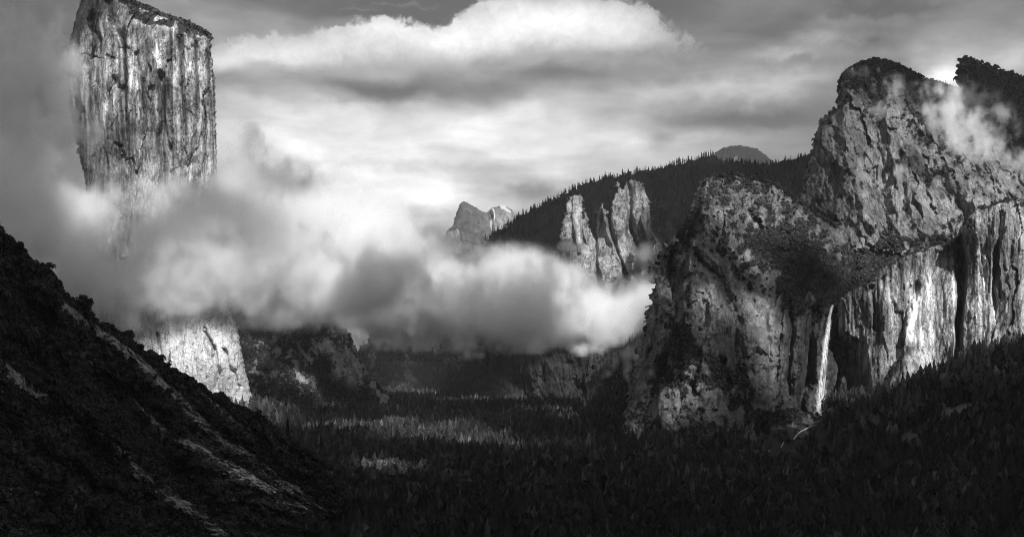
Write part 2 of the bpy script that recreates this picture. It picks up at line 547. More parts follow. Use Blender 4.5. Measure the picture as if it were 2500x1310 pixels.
def massif(name, poly, ctrl, mat, label, free=None, step=2.0, back=350.0, rnd=(26, 60), rough=1.0, feats=(), edge=3.0,
           veg_lines=(), veg_base=0.0, veg_slope=1.0, snow=None, seed=1, tint=None, vstretch=3.0, blocks=9.0, shear=0.0, terr=1.0, fineness=1.0, angular=1.0, fsz=(46, 20, 9), streaks=None, calm=None, clean=None):
    P = np.array(poly, float)
    x0, y0 = P.min(0) - 4
    x1, y1 = P.max(0) + 4
    w, h = int((x1 - x0) / step) + 1, int((y1 - y0) / step) + 1
    px, py = np.meshgrid(x0 + np.arange(w) * step, y0 + np.arange(h) * step)
    jx = fbm2(h, w, seed + 50, 1.2, lmax=60, step=step) * edge
    jy = fbm2(h, w, seed + 51, 1.2, lmax=60, step=step) * edge
    mask = inside(px + jx, py + jy, poly)
    R = tps(ctrl, px, py)
    D0 = float(np.median(R[mask]))
    m = D0 / FPX                                  # metres per unit of bearing
    ds = dist_line(px + jx * .6, py + jy * .6, free if free is not None else poly + [poly[0]])
    q = np.clip(ds / rnd[0], 0, 1)
    R = R + rnd[1] * (1 - np.sqrt(1 - (1 - q) ** 2))
    n1 = fbm2(h, w, seed, 1.7, 1.0, vstretch, 110, 5, step, shear)
    n2 = fbm2(h, w, seed + 1, 1.5, 1.0, 1.3, 50, 5, step)
    n3 = fbm2(h, w, seed + 2, 1.9, 1.0, vstretch, 120, 7, step, shear)
    n4 = fbm2(h, w, seed + 3, 1.9, 1.0, 2.2, 90, 7, step, shear * 2)
    n5 = fbm2(h, w, seed + 4, 1.9, 1.6, 1.0, 120, 7, step)
    n6 = fbm2(h, w, seed + 6, 1.9, 1.0, vstretch, 45, 4, step, shear + .35)
    n7 = fbm2(h, w, seed + 7, 1.9, 1.0, vstretch, 45, 4, step, shear - .35)
    n8 = fbm2(h, w, seed + 8, 1.7, 1.0, 1.4, 26, 4, step, shear)
    vs = vstretch
    fa = facets(px, py, fsz[0], fsz[0] * vs, seed + 20, 5, n4, n5, .50, .10, shear, 1, .5)
    fb = facets(px, py, fsz[1], fsz[1] * vs, seed + 21, 2.5, n5, n4, .55, .14, shear * 1.5 + .12, 1, .5)
    fc = facets(px, py, fsz[2], fsz[2] * vs, seed + 22, 1.2, n4, n5, .60, .16, shear - .2, 1, .5)
    crease = (1.0 * fa + .62 * fb + .34 * fc) * angular + 1.2 * (np.abs(n6) + np.abs(n7)) - .4 * np.abs(n8)
    q3 = n3 * 2.2
    blk = np.floor(q3) + sstep(q3 - np.floor(q3), .78, 1.0)
    q5 = n5 * 1.8 + py / 90
    led = np.floor(q5) + sstep(q5 - np.floor(q5), .7, 1.0)
    crack = np.exp(-(n4 / .05) ** 2) + .7 * np.exp(-(n3 / .035) ** 2)
    disp = 4 * n1 + .5 * n2 + crease * fineness + blocks * .28 * blk + 1.6 * crack - 3.0 * terr * (led - py / 90)
    if calm:
        disp = disp * np.interp(py, calm[:2], [1, calm[2]])
    Rr = R + disp * m * rough
    vg = np.zeros(px.shape) + veg_base
    for pts, hw, dep, prof in feats:
        d = dist_line(px + n4 * 3, py + n2 * 3, pts) / hw
        if prof == 'v':
            Rr = Rr + dep * np.clip(1 - d, 0, 1)
        elif prof == 'u':
            Rr = Rr + dep * sstep(1 - d, 0, .5)
        else:                                     # a step: the ground on one side stands proud
            Rr = Rr + dep * np.exp(-d * d)
    dz = -(Rr[2:, :] - Rr[:-2, :]) / (2 * step * m)     # how fast the rock leans back
    sl = np.zeros(px.shape)
    sl[1:-1] = dz
    vg = vg + veg_slope * (sstep(sl + .25 * n2, 1.0, 2.6)) * .9
    for pts, hw, amt in veg_lines:
        d = dist_line(px + n4 * 12, py + n5 * 12, pts) / hw
        vg = vg + amt * np.exp(-d * d)
    vg = vg + .12 * n2
    vg = np.clip(vg, 0, 1)
    tn = np.ones(px.shape)
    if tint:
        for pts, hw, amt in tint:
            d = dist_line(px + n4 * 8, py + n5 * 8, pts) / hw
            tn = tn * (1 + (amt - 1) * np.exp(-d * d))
    if streaks:                                   # water stains running down from the rim
        rs = np.random.default_rng(seed + 90)
        for _ in range(streaks[0]):
            xs, yt, ln = rs.uniform(streaks[1], streaks[2]), rs.uniform(streaks[3], streaks[4]), rs.uniform(70, 280)
            wd, am = rs.uniform(1.6, 6.5), (streaks[5] * rs.uniform(.7, 1.5) if rs.random() < .72 else 1.6)
            d = np.abs(px + n1 * 1.5 - xs - shear * (py - yt)) / (wd * (1.1 - .6 * np.clip((py - yt) / ln, 0, 1)))
            win = sstep(py, yt - 6, yt + 14) * sstep(yt + ln - py, 0, ln * .5)
            tn = tn * (1 + (am - 1) * np.exp(-d * d) * win)
    sn = np.zeros(px.shape)
    if snow:
        for pts, hw, amt in snow:
            d = dist_line(px + n4 * 6, py + n5 * 6, pts) / hw
            sn = np.maximum(sn, amt * sstep(1.2 - d + .35 * n2, .2, .7))
    V = at(px, py, Rr)
    idx = -np.ones(px.shape, np.int64)
    quad = mask[:-1, :-1] & mask[1:, :-1] & mask[:-1, 1:] & mask[1:, 1:]
    used = np.zeros(px.shape, bool)
    used[:-1, :-1] |= quad
    used[1:, :-1] |= quad
    used[:-1, 1:] |= quad
    used[1:, 1:] |= quad
    idx[used] = np.arange(used.sum())
    a, b, c, d = idx[:-1, :-1][quad], idx[1:, :-1][quad], idx[1:, 1:][quad], idx[:-1, 1:][quad]
    Fc = np.stack([a, b, c, d], -1)
    # rim edges (used once) are carried backwards so that the mass has real depth
    E = np.concatenate([Fc[:, [0, 1]], Fc[:, [1, 2]], Fc[:, [2, 3]], Fc[:, [3, 0]]])
    key = np.minimum(E[:, 0], E[:, 1]) * (used.sum() + 1) + np.maximum(E[:, 0], E[:, 1])
    _, inv, cnt = np.unique(key, return_inverse=True, return_counts=True)
    B = E[cnt[inv] == 1]
    rv = np.unique(B)
    upx, upy, uR = px[used], py[used], Rr[used]
    cx_, cy_ = P[:, 0].mean(), P[:, 1].mean()
    VV = [V[used]]
    n0 = used.sum()
    prev = np.arange(n0)
    FF = [Fc]
    base = n0
    for k, (bk, sh) in enumerate(((.12, .997), (.4, .985), (1.0, .95))):
        ring = at(cx_ + (upx[rv] - cx_) * sh, cy_ + (upy[rv] - cy_) * sh, uR[rv] + back * bk)
        cur = np.zeros(n0, np.int64)
        cur[rv] = base + np.arange(len(rv))
        FF.append(np.stack([B[:, 1], B[:, 0], B[:, 0], B[:, 1]], -1) * 0 + np.stack([prev[B[:, 1]], prev[B[:, 0]], cur[B[:, 0]], cur[B[:, 1]]], -1))
        VV.append(ring)
        base += len(rv)
        prev = cur
    Vall = np.vstack(VV)
    Fall = np.vstack(FF)

    def full(A):
        return np.concatenate([A[used]] + [A[used][rv]] * 3)
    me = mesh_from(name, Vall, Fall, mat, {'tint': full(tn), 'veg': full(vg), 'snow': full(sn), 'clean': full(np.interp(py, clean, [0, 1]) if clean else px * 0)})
    o = link(name, me)
    tag(o, label, kind='structure')
    MASS[name + label[:6]] = dict(px=px, py=py, R=Rr, mask=used, veg=vg, x0=x0, y0=y0, step=step)
    return MASS[name + label[:6]]


def seat(M, px, py):
    """point on a rock mass at a bearing"""
    i = np.clip(((np.asarray(py, float) - M['y0']) / M['step']).round().astype(int), 0, M['px'].shape[0] - 1)
    j = np.clip(((np.asarray(px, float) - M['x0']) / M['step']).round().astype(int), 0, M['px'].shape[1] - 1)
    return at(px, py, M['R'][i, j]), M['mask'][i, j], M['veg'][i, j]


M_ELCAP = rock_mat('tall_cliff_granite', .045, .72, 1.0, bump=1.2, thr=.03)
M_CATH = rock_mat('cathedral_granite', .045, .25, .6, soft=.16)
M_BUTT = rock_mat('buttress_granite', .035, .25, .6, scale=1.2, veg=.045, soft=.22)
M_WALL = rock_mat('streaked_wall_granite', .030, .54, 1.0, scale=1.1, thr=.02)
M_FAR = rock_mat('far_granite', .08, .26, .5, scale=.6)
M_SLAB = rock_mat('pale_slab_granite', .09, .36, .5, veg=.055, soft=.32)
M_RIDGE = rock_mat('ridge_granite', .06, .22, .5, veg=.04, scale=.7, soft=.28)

# the great cliff on the left, its head and foot clear of the cloud
elcap_poly = [(620, 1015), (60, 1015), (150, 640), (215, 520), (205, 430), (178, 330), (166, 240), (164, 120), (180, 50), (205, -30), (230, -70), (285, -25), (300, -6), (345, 14), (400, 37), (440, 51),
              (480, 68), (505, 80), (516, 94), (518, 125), (522, 160), (526, 220), (528, 300), (530, 380), (530, 450), (540, 560), (556, 680), (578, 790), (590, 850), (602, 920), (622, 985)]
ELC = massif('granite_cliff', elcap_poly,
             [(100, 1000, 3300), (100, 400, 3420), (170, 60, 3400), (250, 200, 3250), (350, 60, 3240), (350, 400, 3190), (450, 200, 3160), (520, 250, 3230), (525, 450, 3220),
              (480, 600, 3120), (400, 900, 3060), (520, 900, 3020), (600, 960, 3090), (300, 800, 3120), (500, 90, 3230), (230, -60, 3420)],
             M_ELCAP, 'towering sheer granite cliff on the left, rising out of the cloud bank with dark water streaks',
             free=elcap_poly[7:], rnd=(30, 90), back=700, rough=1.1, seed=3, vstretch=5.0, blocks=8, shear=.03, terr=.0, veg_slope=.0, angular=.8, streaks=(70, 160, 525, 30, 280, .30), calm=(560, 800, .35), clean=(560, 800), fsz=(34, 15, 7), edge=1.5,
             feats=[([(262, 0), (280, 60), (300, 130)], 16, 45, 'v'), ([(225, 40), (240, 110), (235, 200)], 14, 60, 'v'), ([(330, 130), (345, 200), (350, 300)], 10, 25, 'v'),
                    ([(395, 185), (400, 260), (398, 400), (415, 500)], 14, 38, 'v'), ([(285, 190), (290, 215), (300, 220)], 12, 28, 'v'), ([(445, 90), (452, 160), (455, 330)], 8, 22, 'v'),
                    ([(485, 100), (490, 200), (500, 300), (498, 420)], 7, 20, 'v'), ([(190, 135), (240, 138), (300, 140)], 5, 14, 'v'),
                    ([(500, 810), (520, 850), (530, 910), (528, 950)], 7, 30, 'v'), ([(545, 850), (565, 900), (585, 940)], 5, 22, 'v'), ([(380, 810), (395, 850), (405, 880)], 6, 22, 'v')],
             veg_lines=[([(240, -20), (330, 20), (420, 55), (510, 95)], 22, .75), ([(175, 120), (185, 200), (190, 260)], 14, .5), ([(390, 190), (398, 260)], 8, .3)],
             tint=[([(190, 30), (300, 60), (400, 90), (520, 130)], 36, .6), ([(240, 330), (420, 400)], 60, .65), ([(190, 60), (230, 200), (260, 380)], 60, .75), ([(360, 120), (370, 330)], 18, .45), ([(395, 180), (402, 330)], 14, .4), ([(455, 260), (470, 380)], 16, .5),
                   ([(478, 110), (485, 180)], 9, 1.5), ([(380, 200), (386, 300)], 9, 1.5), ([(400, 860), (540, 930)], 130, 1.0), ([(300, 280), (310, 350)], 16, .5)])

# second buttress behind the foot of the great cliff: brushy apron and pale slab
slab_poly = [(560, 1020), (560, 700), (700, 690), (800, 740), (832, 795), (850, 812), (868, 845), (884, 880), (905, 915), (935, 948), (965, 975), (985, 1000), (990, 1020)]
SLB = massif('granite_slope', slab_poly,
             [(560, 700, 4300), (560, 1010, 3500), (640, 1005, 3450), (700, 850, 3900), (800, 760, 4150), (830, 860, 4000), (760, 1000, 3650), (880, 1005, 3850), (980, 1005, 4100), (880, 900, 4150)],
             M_SLAB, 'pale rock slab above a brushy apron beyond the foot of the tall cliff', free=slab_poly[3:], rnd=(30, 120), rough=.75, seed=9, vstretch=1.6, shear=-.7,
             veg_lines=[([(570, 780), (620, 880), (700, 950), (800, 985)], 60, .5), ([(620, 900), (700, 960)], 14, -.5), ([(700, 860), (760, 940)], 10, -.5), ([(700, 790), (780, 800)], 50, .6), ([(770, 900), (860, 965), (930, 1000)], 16, .9), ([(620, 980), (860, 1010)], 22, .9)],
             veg_slope=.4, tint=[([(800, 850), (880, 930)], 60, 1.7), ([(920, 970), (970, 985)], 30, 1.3)],
             feats=[([(690, 810), (760, 900)], 20, 30, 'v'), ([(905, 930), (915, 1000)], 10, 40, 'v')])

# distant wooded ridge closing the valley
far_poly = [(860, 1010), (868, 870), (880, 845), (915, 805), (960, 762), (1040, 740), (1300, 730), (1500, 735), (1640, 740), (1640, 1010)]
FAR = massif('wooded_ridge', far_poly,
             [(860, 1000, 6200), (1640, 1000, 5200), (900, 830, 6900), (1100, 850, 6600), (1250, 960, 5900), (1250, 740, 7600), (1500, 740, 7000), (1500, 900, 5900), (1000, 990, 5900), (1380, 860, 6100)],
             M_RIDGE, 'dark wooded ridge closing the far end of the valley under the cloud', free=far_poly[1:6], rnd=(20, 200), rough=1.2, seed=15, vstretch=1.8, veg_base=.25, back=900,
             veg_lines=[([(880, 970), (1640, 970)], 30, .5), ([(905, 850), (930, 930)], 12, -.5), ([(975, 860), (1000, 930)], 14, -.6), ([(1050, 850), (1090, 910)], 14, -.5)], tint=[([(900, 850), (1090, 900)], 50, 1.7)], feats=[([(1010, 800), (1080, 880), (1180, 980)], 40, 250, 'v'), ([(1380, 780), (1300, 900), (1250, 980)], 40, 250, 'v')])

side_poly = [(1425, 1010), (1430, 935), (1455, 905), (1475, 888), (1500, 868), (1522, 850), (1535, 820), (1552, 790), (1580, 740), (1660, 720), (1660, 1030)]
SID = massif('granite_slope', side_poly, [(1430, 1000, 3300), (1440, 930, 3450), (1520, 860, 3500), (1560, 780, 3600), (1650, 740, 3600), (1650, 1000, 3100), (1530, 980, 3200)],
             M_FAR, 'hazy granite shoulder tucked behind the left edge of the waterfall buttress', free=side_poly[1:9], rnd=(18, 80), rough=.9, seed=19, veg_base=.15,
             veg_lines=[([(1430, 990), (1560, 990)], 30, .9)])

# forested skyline ridge with the bald dome, and the half-sunken dome far away
ridge_poly = [(1150, 860), (1185, 582), (1215, 562), (1250, 540), (1300, 508), (1345, 484), (1380, 468), (1425, 448), (1480, 432), (1545, 418), (1605, 411), (1660, 394), (1700, 386),
              (1740, 376), (1760, 392), (1880, 400), (1930, 390), (1975, 378), (2030, 360), (2100, 620), (1700, 1000), (1060, 1000), (1075, 960), (1110, 920)]
RDG = massif('forested_ridge', ridge_poly,
             [(1190, 590, 5300), (1250, 650, 4900), (1300, 510, 5600), (1400, 800, 4600), (1500, 430, 5500), (1600, 700, 4700), (1700, 390, 5600), (1900, 395, 5400), (1990, 380, 5200), (2000, 560, 4500),
              (1750, 560, 4700), (1450, 600, 4950), (1350, 560, 5200), (1650, 480, 5200), (1120, 960, 5100), (1250, 900, 4800), (1400, 980, 4450), (1600, 980, 4200)],
             M_RIDGE, 'long dark forested ridge climbing to the right behind the rock spires', free=ridge_poly[1:19], rnd=(14, 60), rough=.9, seed=23, veg_base=.62, vstretch=2.0, back=900,
             feats=[([(1200, 880), (1260, 930), (1300, 990)], 26, 90, 'v'), ([(1420, 860), (1400, 930), (1430, 990)], 26, 90, 'v'), ([(1590, 440), (1610, 520), (1625, 620)], 26, 140, 'v'), ([(1345, 500), (1340, 600)], 20, 90, 'v'), ([(1690, 470), (1650, 560)], 30, 110, 'v')],
             veg_lines=[([(1120, 940), (1600, 940)], 60, .6), ([(1200, 590), (1450, 450), (1950, 400)], 40, .5), ([(1600, 560), (1680, 590)], 34, -.8), ([(1620, 470), (1660, 500)], 16, -.5), ([(1440, 470), (1470, 480)], 12, -.5), ([(1880, 450), (1960, 450)], 30, -.5), ([(1740, 470), (1860, 470)], 30, -.3)])
dome_poly = [(1680, 430), (1700, 395), (1735, 376), (1760, 363), (1778, 357), (1800, 354), (1825, 356), (1848, 363), (1866, 374), (1880, 386), (1900, 402), (1910, 430)]
massif('bald_dome', dome_poly, [(1700, 400, 8000), (1800, 356, 8250), (1800, 420, 7900), (1890, 400, 8050)], M_FAR,
       'smooth bald granite dome on the skyline above the forested ridge', free=dome_poly[1:11], rnd=(40, 220), rough=.35, seed=29, step=1.5, back=900, edge=.8,
       snow=[([(1700, 392), (1745, 376)], 8, .8)], tint=[([(1830, 380), (1840, 420)], 50, .6)])
hd_poly = [(1080, 620), (1090, 562), (1106, 548), (1113, 520), (1120, 500), (1128, 491), (1135, 492), (1152, 500), (1172, 512), (1190, 518), (1200, 507), (1222, 499), (1238, 503), (1252, 514),
           (1264, 528), (1270, 545), (1280, 620)]
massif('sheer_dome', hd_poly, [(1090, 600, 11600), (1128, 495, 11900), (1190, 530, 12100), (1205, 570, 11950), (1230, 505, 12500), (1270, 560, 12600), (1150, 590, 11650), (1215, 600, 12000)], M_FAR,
       'distant split granite dome with a sheer face and snow on top', free=hd_poly[1:16], rnd=(16, 350), rough=.16, veg_slope=0, seed=31, step=1.5, back=1500, edge=.8,
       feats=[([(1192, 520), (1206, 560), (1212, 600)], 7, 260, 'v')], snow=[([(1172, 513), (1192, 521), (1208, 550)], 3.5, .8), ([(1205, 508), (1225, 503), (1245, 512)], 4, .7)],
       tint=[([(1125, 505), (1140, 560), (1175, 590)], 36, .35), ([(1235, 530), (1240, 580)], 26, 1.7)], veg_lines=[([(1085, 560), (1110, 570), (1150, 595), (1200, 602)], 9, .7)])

# rock spires in front of the ridge
sp_poly = [(1340, 760), (1352, 640), (1366, 590), (1372, 540), (1380, 500), (1388, 478), (1398, 471), (1410, 472), (1420, 484), (1430, 510), (1440, 545), (1450, 575), (1455, 530), (1462, 508), (1470, 497),
           (1480, 508), (1488, 530), (1494, 500), (1496, 470), (1504, 450), (1512, 447), (1520, 458), (1527, 446), (1545, 437), (1560, 441), (1575, 458), (1586, 490), (1590, 540), (1600, 590),
           (1594, 640), (1570, 690), (1520, 740), (1480, 790)]
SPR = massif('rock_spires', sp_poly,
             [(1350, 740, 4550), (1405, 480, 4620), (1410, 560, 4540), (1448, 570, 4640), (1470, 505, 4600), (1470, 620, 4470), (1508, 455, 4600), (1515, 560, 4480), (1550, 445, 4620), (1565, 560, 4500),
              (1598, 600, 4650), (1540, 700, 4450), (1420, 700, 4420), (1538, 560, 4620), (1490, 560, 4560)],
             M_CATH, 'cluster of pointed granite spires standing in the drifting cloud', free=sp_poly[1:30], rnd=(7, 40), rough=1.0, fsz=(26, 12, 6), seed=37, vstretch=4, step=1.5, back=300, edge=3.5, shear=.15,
             feats=[([(1450, 560), (1456, 640), (1462, 700)], 8, 60, 'v'), ([(1490, 530), (1500, 600), (1530, 680)], 8, 60, 'v'), ([(1535, 450), (1540, 540), (1560, 620)], 7, 50, 'v'),
                    ([(1400, 480), (1404, 560), (1410, 620)], 5, -35, 'v'), ([(1470, 500), (1490, 590), (1510, 640)], 6, -35, 'v'), ([(1425, 520), (1432, 600)], 5, 35, 'v')],
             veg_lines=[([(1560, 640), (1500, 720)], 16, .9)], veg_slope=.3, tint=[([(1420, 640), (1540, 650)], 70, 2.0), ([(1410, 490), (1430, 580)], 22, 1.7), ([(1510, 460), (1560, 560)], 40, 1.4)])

# the broad cathedral massif on the right and the peak behind it
pk_poly = [(2320, 330), (2335, 260), (2335, 160), (2340, 148), (2356, 143), (2385, 150), (2420, 166), (2450, 176), (2480, 186), (2560, 205), (2560, 420), (2440, 420)]
PEK = massif('granite_peak', pk_poly, [(2330, 300, 3500), (2340, 160, 3550), (2450, 185, 3600), (2540, 210, 3600), (2450, 400, 3350), (2540, 400, 3300), (2380, 260, 3420)], M_RIDGE,
             'dark square-cut peak at the right edge, half veiled by mist', free=pk_poly[1:10], rnd=(18, 60), rough=.9, seed=41, veg_base=.42,
             veg_lines=[([(2400, 180), (2540, 230)], 40, .5), ([(2350, 180), (2350, 250)], 14, -.5)])
mc_poly = [(1930, 520), (1958, 470), (1965, 420), (1976, 380), (1986, 335), (1998, 296), (2012, 278), (2034, 262), (2043, 255), (2046, 225), (2052, 192), (2064, 172), (2085, 160), (2110, 150), (2134, 144),
           (2165, 149), (2200, 162), (2232, 178), (2262, 192), (2295, 202), (2330, 212), (2360, 235), (2420, 262), (2560, 300), (2560, 560), (2380, 610), (2200, 620), (2040, 600)]
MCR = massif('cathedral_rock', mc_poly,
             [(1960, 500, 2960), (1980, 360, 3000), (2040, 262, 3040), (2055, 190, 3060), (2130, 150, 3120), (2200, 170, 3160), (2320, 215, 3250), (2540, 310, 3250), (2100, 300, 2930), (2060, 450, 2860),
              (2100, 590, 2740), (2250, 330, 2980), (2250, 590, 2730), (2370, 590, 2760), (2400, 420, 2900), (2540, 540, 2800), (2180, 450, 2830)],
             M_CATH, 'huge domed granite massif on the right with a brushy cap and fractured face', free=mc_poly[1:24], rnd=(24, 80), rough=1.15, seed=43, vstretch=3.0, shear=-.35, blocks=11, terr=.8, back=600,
             feats=[([(2120, 240), (2135, 330), (2150, 420), (2160, 560)], 34, 55, 'v'), ([(2060, 260), (2070, 400), (2040, 520)], 22, -40, 'v'), ([(2250, 330), (2300, 450), (2380, 560)], 26, 40, 'v'),
                    ([(2200, 380), (2210, 520)], 14, 34, 'v'), ([(2330, 380), (2440, 470), (2540, 540)], 20, 30, 'v')],
             veg_lines=[([(2060, 185), (2135, 160), (2230, 190), (2330, 230)], 34, .65), ([(2120, 220), (2150, 290)], 26, .7), ([(2230, 300), (2300, 340)], 30, .35), ([(2240, 420), (2320, 440)], 18, .35),
                        ([(2130, 590), (2330, 590)], 22, .7), ([(2400, 280), (2540, 330)], 40, .6)],
             tint=[([(2060, 320), (2030, 480)], 50, .75), ([(2200, 480), (2400, 500)], 90, 1.35)], veg_slope=.45)

# waterfall buttress
lb_poly = [(1505, 1110), (1516, 1060), (1530, 980), (1540, 910), (1558, 855), (1572, 800), (1586, 735), (1595, 670), (1602, 628), (1616, 606), (1648, 592), (1664, 566), (1688, 524), (1700, 480),
           (1714, 448), (1736, 430), (1780, 424), (1850, 436), (1900, 452), (1950, 488), (2000, 526), (2050, 558), (2130, 572), (2240, 570), (2360, 590), (2400, 660), (2200, 740), (2130, 780), (2130, 1090)]
LCB = massif('waterfall_buttress', lb_poly,
             [(1515, 1090, 2360), (1540, 920, 2380), (1600, 700, 2460), (1605, 630, 2480), (1600, 1000, 2260), (1700, 1060, 2190), (1700, 870, 2240), (1720, 700, 2330), (1690, 570, 2450), (1740, 435, 2680),
              (1850, 445, 2760), (1850, 560, 2610), (1850, 685, 2440), (1850, 730, 2390), (1850, 900, 2330), (1850, 1060, 2280), (1950, 740, 2450), (1940, 1010, 2370), (2030, 750, 2530), (2030, 1010, 2500),
              (2110, 1010, 2490), (2110, 780, 2520), (2000, 600, 2660), (2050, 565, 2800), (2330, 600, 2740), (2200, 690, 2620), (2100, 720, 2560), (1950, 500, 2760)],
             M_BUTT, 'massive granite buttress left of the waterfall with a brush-covered upper slope', free=lb_poly[1:21], rnd=(8, 22), rough=1.1, seed=47, vstretch=2.6, blocks=10, shear=.15, back=300,
             feats=[([(1780, 430), (1830, 540), (1900, 640), (1960, 720)], 40, 22, 'v'), ([(1880, 450), (1940, 560), (1990, 640)], 30, -25, 'v'), ([(1730, 520), (1770, 600), (1840, 700)], 14, -30, 'v'), ([(1985, 760), (1975, 880), (1960, 1000)], 22, 60, 'v'), ([(1940, 740), (1930, 850), (1925, 960)], 9, 36, 'v'), ([(1700, 620), (1760, 690), (1800, 790), (1790, 900)], 20, 40, 'v'),
                    ([(1640, 640), (1650, 760), (1620, 880), (1580, 1000)], 22, 40, 'v'), ([(1760, 880), (1790, 980)], 16, 30, 'v'), ([(1870, 760), (1880, 880)], 10, 25, 'v'),
                    ([(1720, 440), (1700, 560), (1680, 660)], 18, -50, 'v')],
             veg_lines=[([(1640, 640), (1690, 560), (1720, 450)], 26, .6), ([(1650, 800), (1690, 880), (1640, 930)], 34, .9), ([(1700, 860), (1780, 940), (1810, 960)], 26, .8), ([(1560, 1010), (1600, 1050)], 20, .6),
                        ([(1900, 600), (1960, 680), (2020, 735)], 60, .95), ([(2000, 690), (2120, 640), (2330, 590)], 44, 1.0), ([(1840, 1000), (1980, 1050), (2110, 1040)], 30, .9), ([(1660, 1000), (1700, 1020)], 18, .5),
                        ([(1780, 450), (1900, 520), (1950, 600)], 60, .33), ([(1780, 560), (1840, 640)], 50, .2)],
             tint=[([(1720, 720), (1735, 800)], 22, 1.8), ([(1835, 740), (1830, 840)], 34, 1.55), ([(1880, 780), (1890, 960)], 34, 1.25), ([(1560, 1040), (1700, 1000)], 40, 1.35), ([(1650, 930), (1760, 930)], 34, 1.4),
                   ([(2030, 750), (2030, 1000)], 60, .30), ([(1960, 800), (1960, 1000)], 24, .4), ([(1790, 460), (1860, 560), (1950, 600)], 90, 1.0)], veg_slope=.45, edge=6)  # alcove walls behind the fall tinted dark to stand in for shadow
rw_poly = [(2058, 1100), (2062, 1030), (2052, 960), (2046, 880), (2044, 800), (2040, 748), (2064, 716), (2120, 680), (2160, 650), (2200, 622), (2250, 606), (2300, 598), (2340, 572), (2348, 548), (2364, 520),
           (2400, 500), (2440, 488), (2480, 482), (2560, 470), (2560, 1000), (2300, 1060), (2130, 1100)]
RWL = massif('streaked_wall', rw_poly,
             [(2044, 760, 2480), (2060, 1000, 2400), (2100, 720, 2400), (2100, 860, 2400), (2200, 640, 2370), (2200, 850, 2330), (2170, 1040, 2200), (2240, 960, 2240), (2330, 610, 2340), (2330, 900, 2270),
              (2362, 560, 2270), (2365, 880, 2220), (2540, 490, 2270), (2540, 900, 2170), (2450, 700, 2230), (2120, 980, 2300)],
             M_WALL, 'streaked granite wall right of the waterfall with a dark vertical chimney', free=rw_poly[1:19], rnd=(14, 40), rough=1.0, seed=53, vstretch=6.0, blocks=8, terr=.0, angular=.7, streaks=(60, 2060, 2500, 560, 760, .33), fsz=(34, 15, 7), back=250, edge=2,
             feats=[([(2346, 575), (2343, 700), (2340, 890)], 12, 75, 'v'), ([(2070, 860), (2085, 930), (2090, 1010)], 46, 90, 'v'), ([(2230, 700), (2190, 850), (2150, 960)], 14, 26, 'v'),
                    ([(2130, 700), (2140, 800)], 8, 20, 'v'), ([(2440, 520), (2430, 700), (2420, 860)], 8, 20, 'v')],
             veg_lines=[([(2360, 530), (2440, 500), (2540, 490)], 16, .7), ([(2120, 690), (2200, 640), (2330, 600)], 13, .5), ([(2090, 1030), (2200, 1010), (2300, 960), (2420, 920), (2540, 900)], 24, .9),
                        ([(2160, 940), (2190, 860), (2215, 820)], 8, .7), ([(2080, 900), (2090, 980)], 30, -.8)],
             tint=[([(2100, 690), (2200, 640), (2330, 615)], 26, .5), ([(2475, 560), (2482, 760)], 22, .6), ([(2235, 740), (2225, 880)], 42, 1.6), ([(2332, 620), (2322, 800)], 11, 1.6), ([(2420, 600), (2405, 700), (2390, 790)], 26, 1.6), ([(2490, 560), (2490, 640)], 10, 1.4), ([(2440, 840), (2500, 840)], 40, 1.3), ([(2450, 520), (2455, 740)], 14, .5), ([(2100, 720), (2150, 800)], 60, .55), ([(2230, 840), (2170, 920), (2110, 1010)], 14, .4), ([(2056, 800), (2066, 880)], 20, .35), ([(2056, 880), (2060, 1040)], 20, .25), ([(2085, 930), (2080, 1010)], 40, .25), ([(2346, 580), (2340, 880)], 15, .25), ([(2240, 720), (2230, 830)], 55, 1.3), ([(2420, 640), (2400, 760)], 40, 1.25), ([(2120, 760), (2150, 840)], 45, .7),  # cave and rim right of the fall darkened in the tint, painting their shadow
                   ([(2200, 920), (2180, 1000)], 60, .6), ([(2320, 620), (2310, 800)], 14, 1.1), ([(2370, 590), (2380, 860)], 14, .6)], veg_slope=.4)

# ------------------------------------------------------------------ valley ground
BASE = [(1500, 1095, 2330), (1620, 1085, 2230), (1760, 1075, 2230), (1900, 1050, 2330), (1990, 1022, 2420), (2080, 1010, 2330), (2180, 985, 2220), (2260, 955, 2210), (2350, 905, 2200), (2450, 880, 2150), (2700, 850, 2050), (3400, 700, 1700)]
BP = at([b[0] for b in BASE], [b[1] for b in BASE], [b[2] for b in BASE])
BL = [(-400, 900, 3200), (100, 990, 3250), (400, 990, 3080), (620, 1000, 3080), (650, 1003, 3400)]
LP = at([b[0] for b in BL], [b[1] for b in BL], [b[2] for b in BL])


def ground_z(x, y):
    x, y = np.asarray(x, float), np.asarray(y, float)
    z = np.zeros(np.broadcast(x, y).shape)
    for Q, sl in ((BP, .30), (LP, .35)):
        d, t = dist_line(x, y, [(q[0], q[1]) for q in Q], True)
        zb = np.interp(t, np.arange(len(Q)), Q[:, 2])
        zz = np.maximum(zb - sl * d * (1 - .35 * np.exp(-d / 120)), 0)
        z = np.maximum(z, zz)
    z = z + 6 * np.sin(x / 170 + 1.3) * np.sin(y / 210) + 3 * np.sin(x / 71) * np.cos(y / 63 + x / 120)
    return z


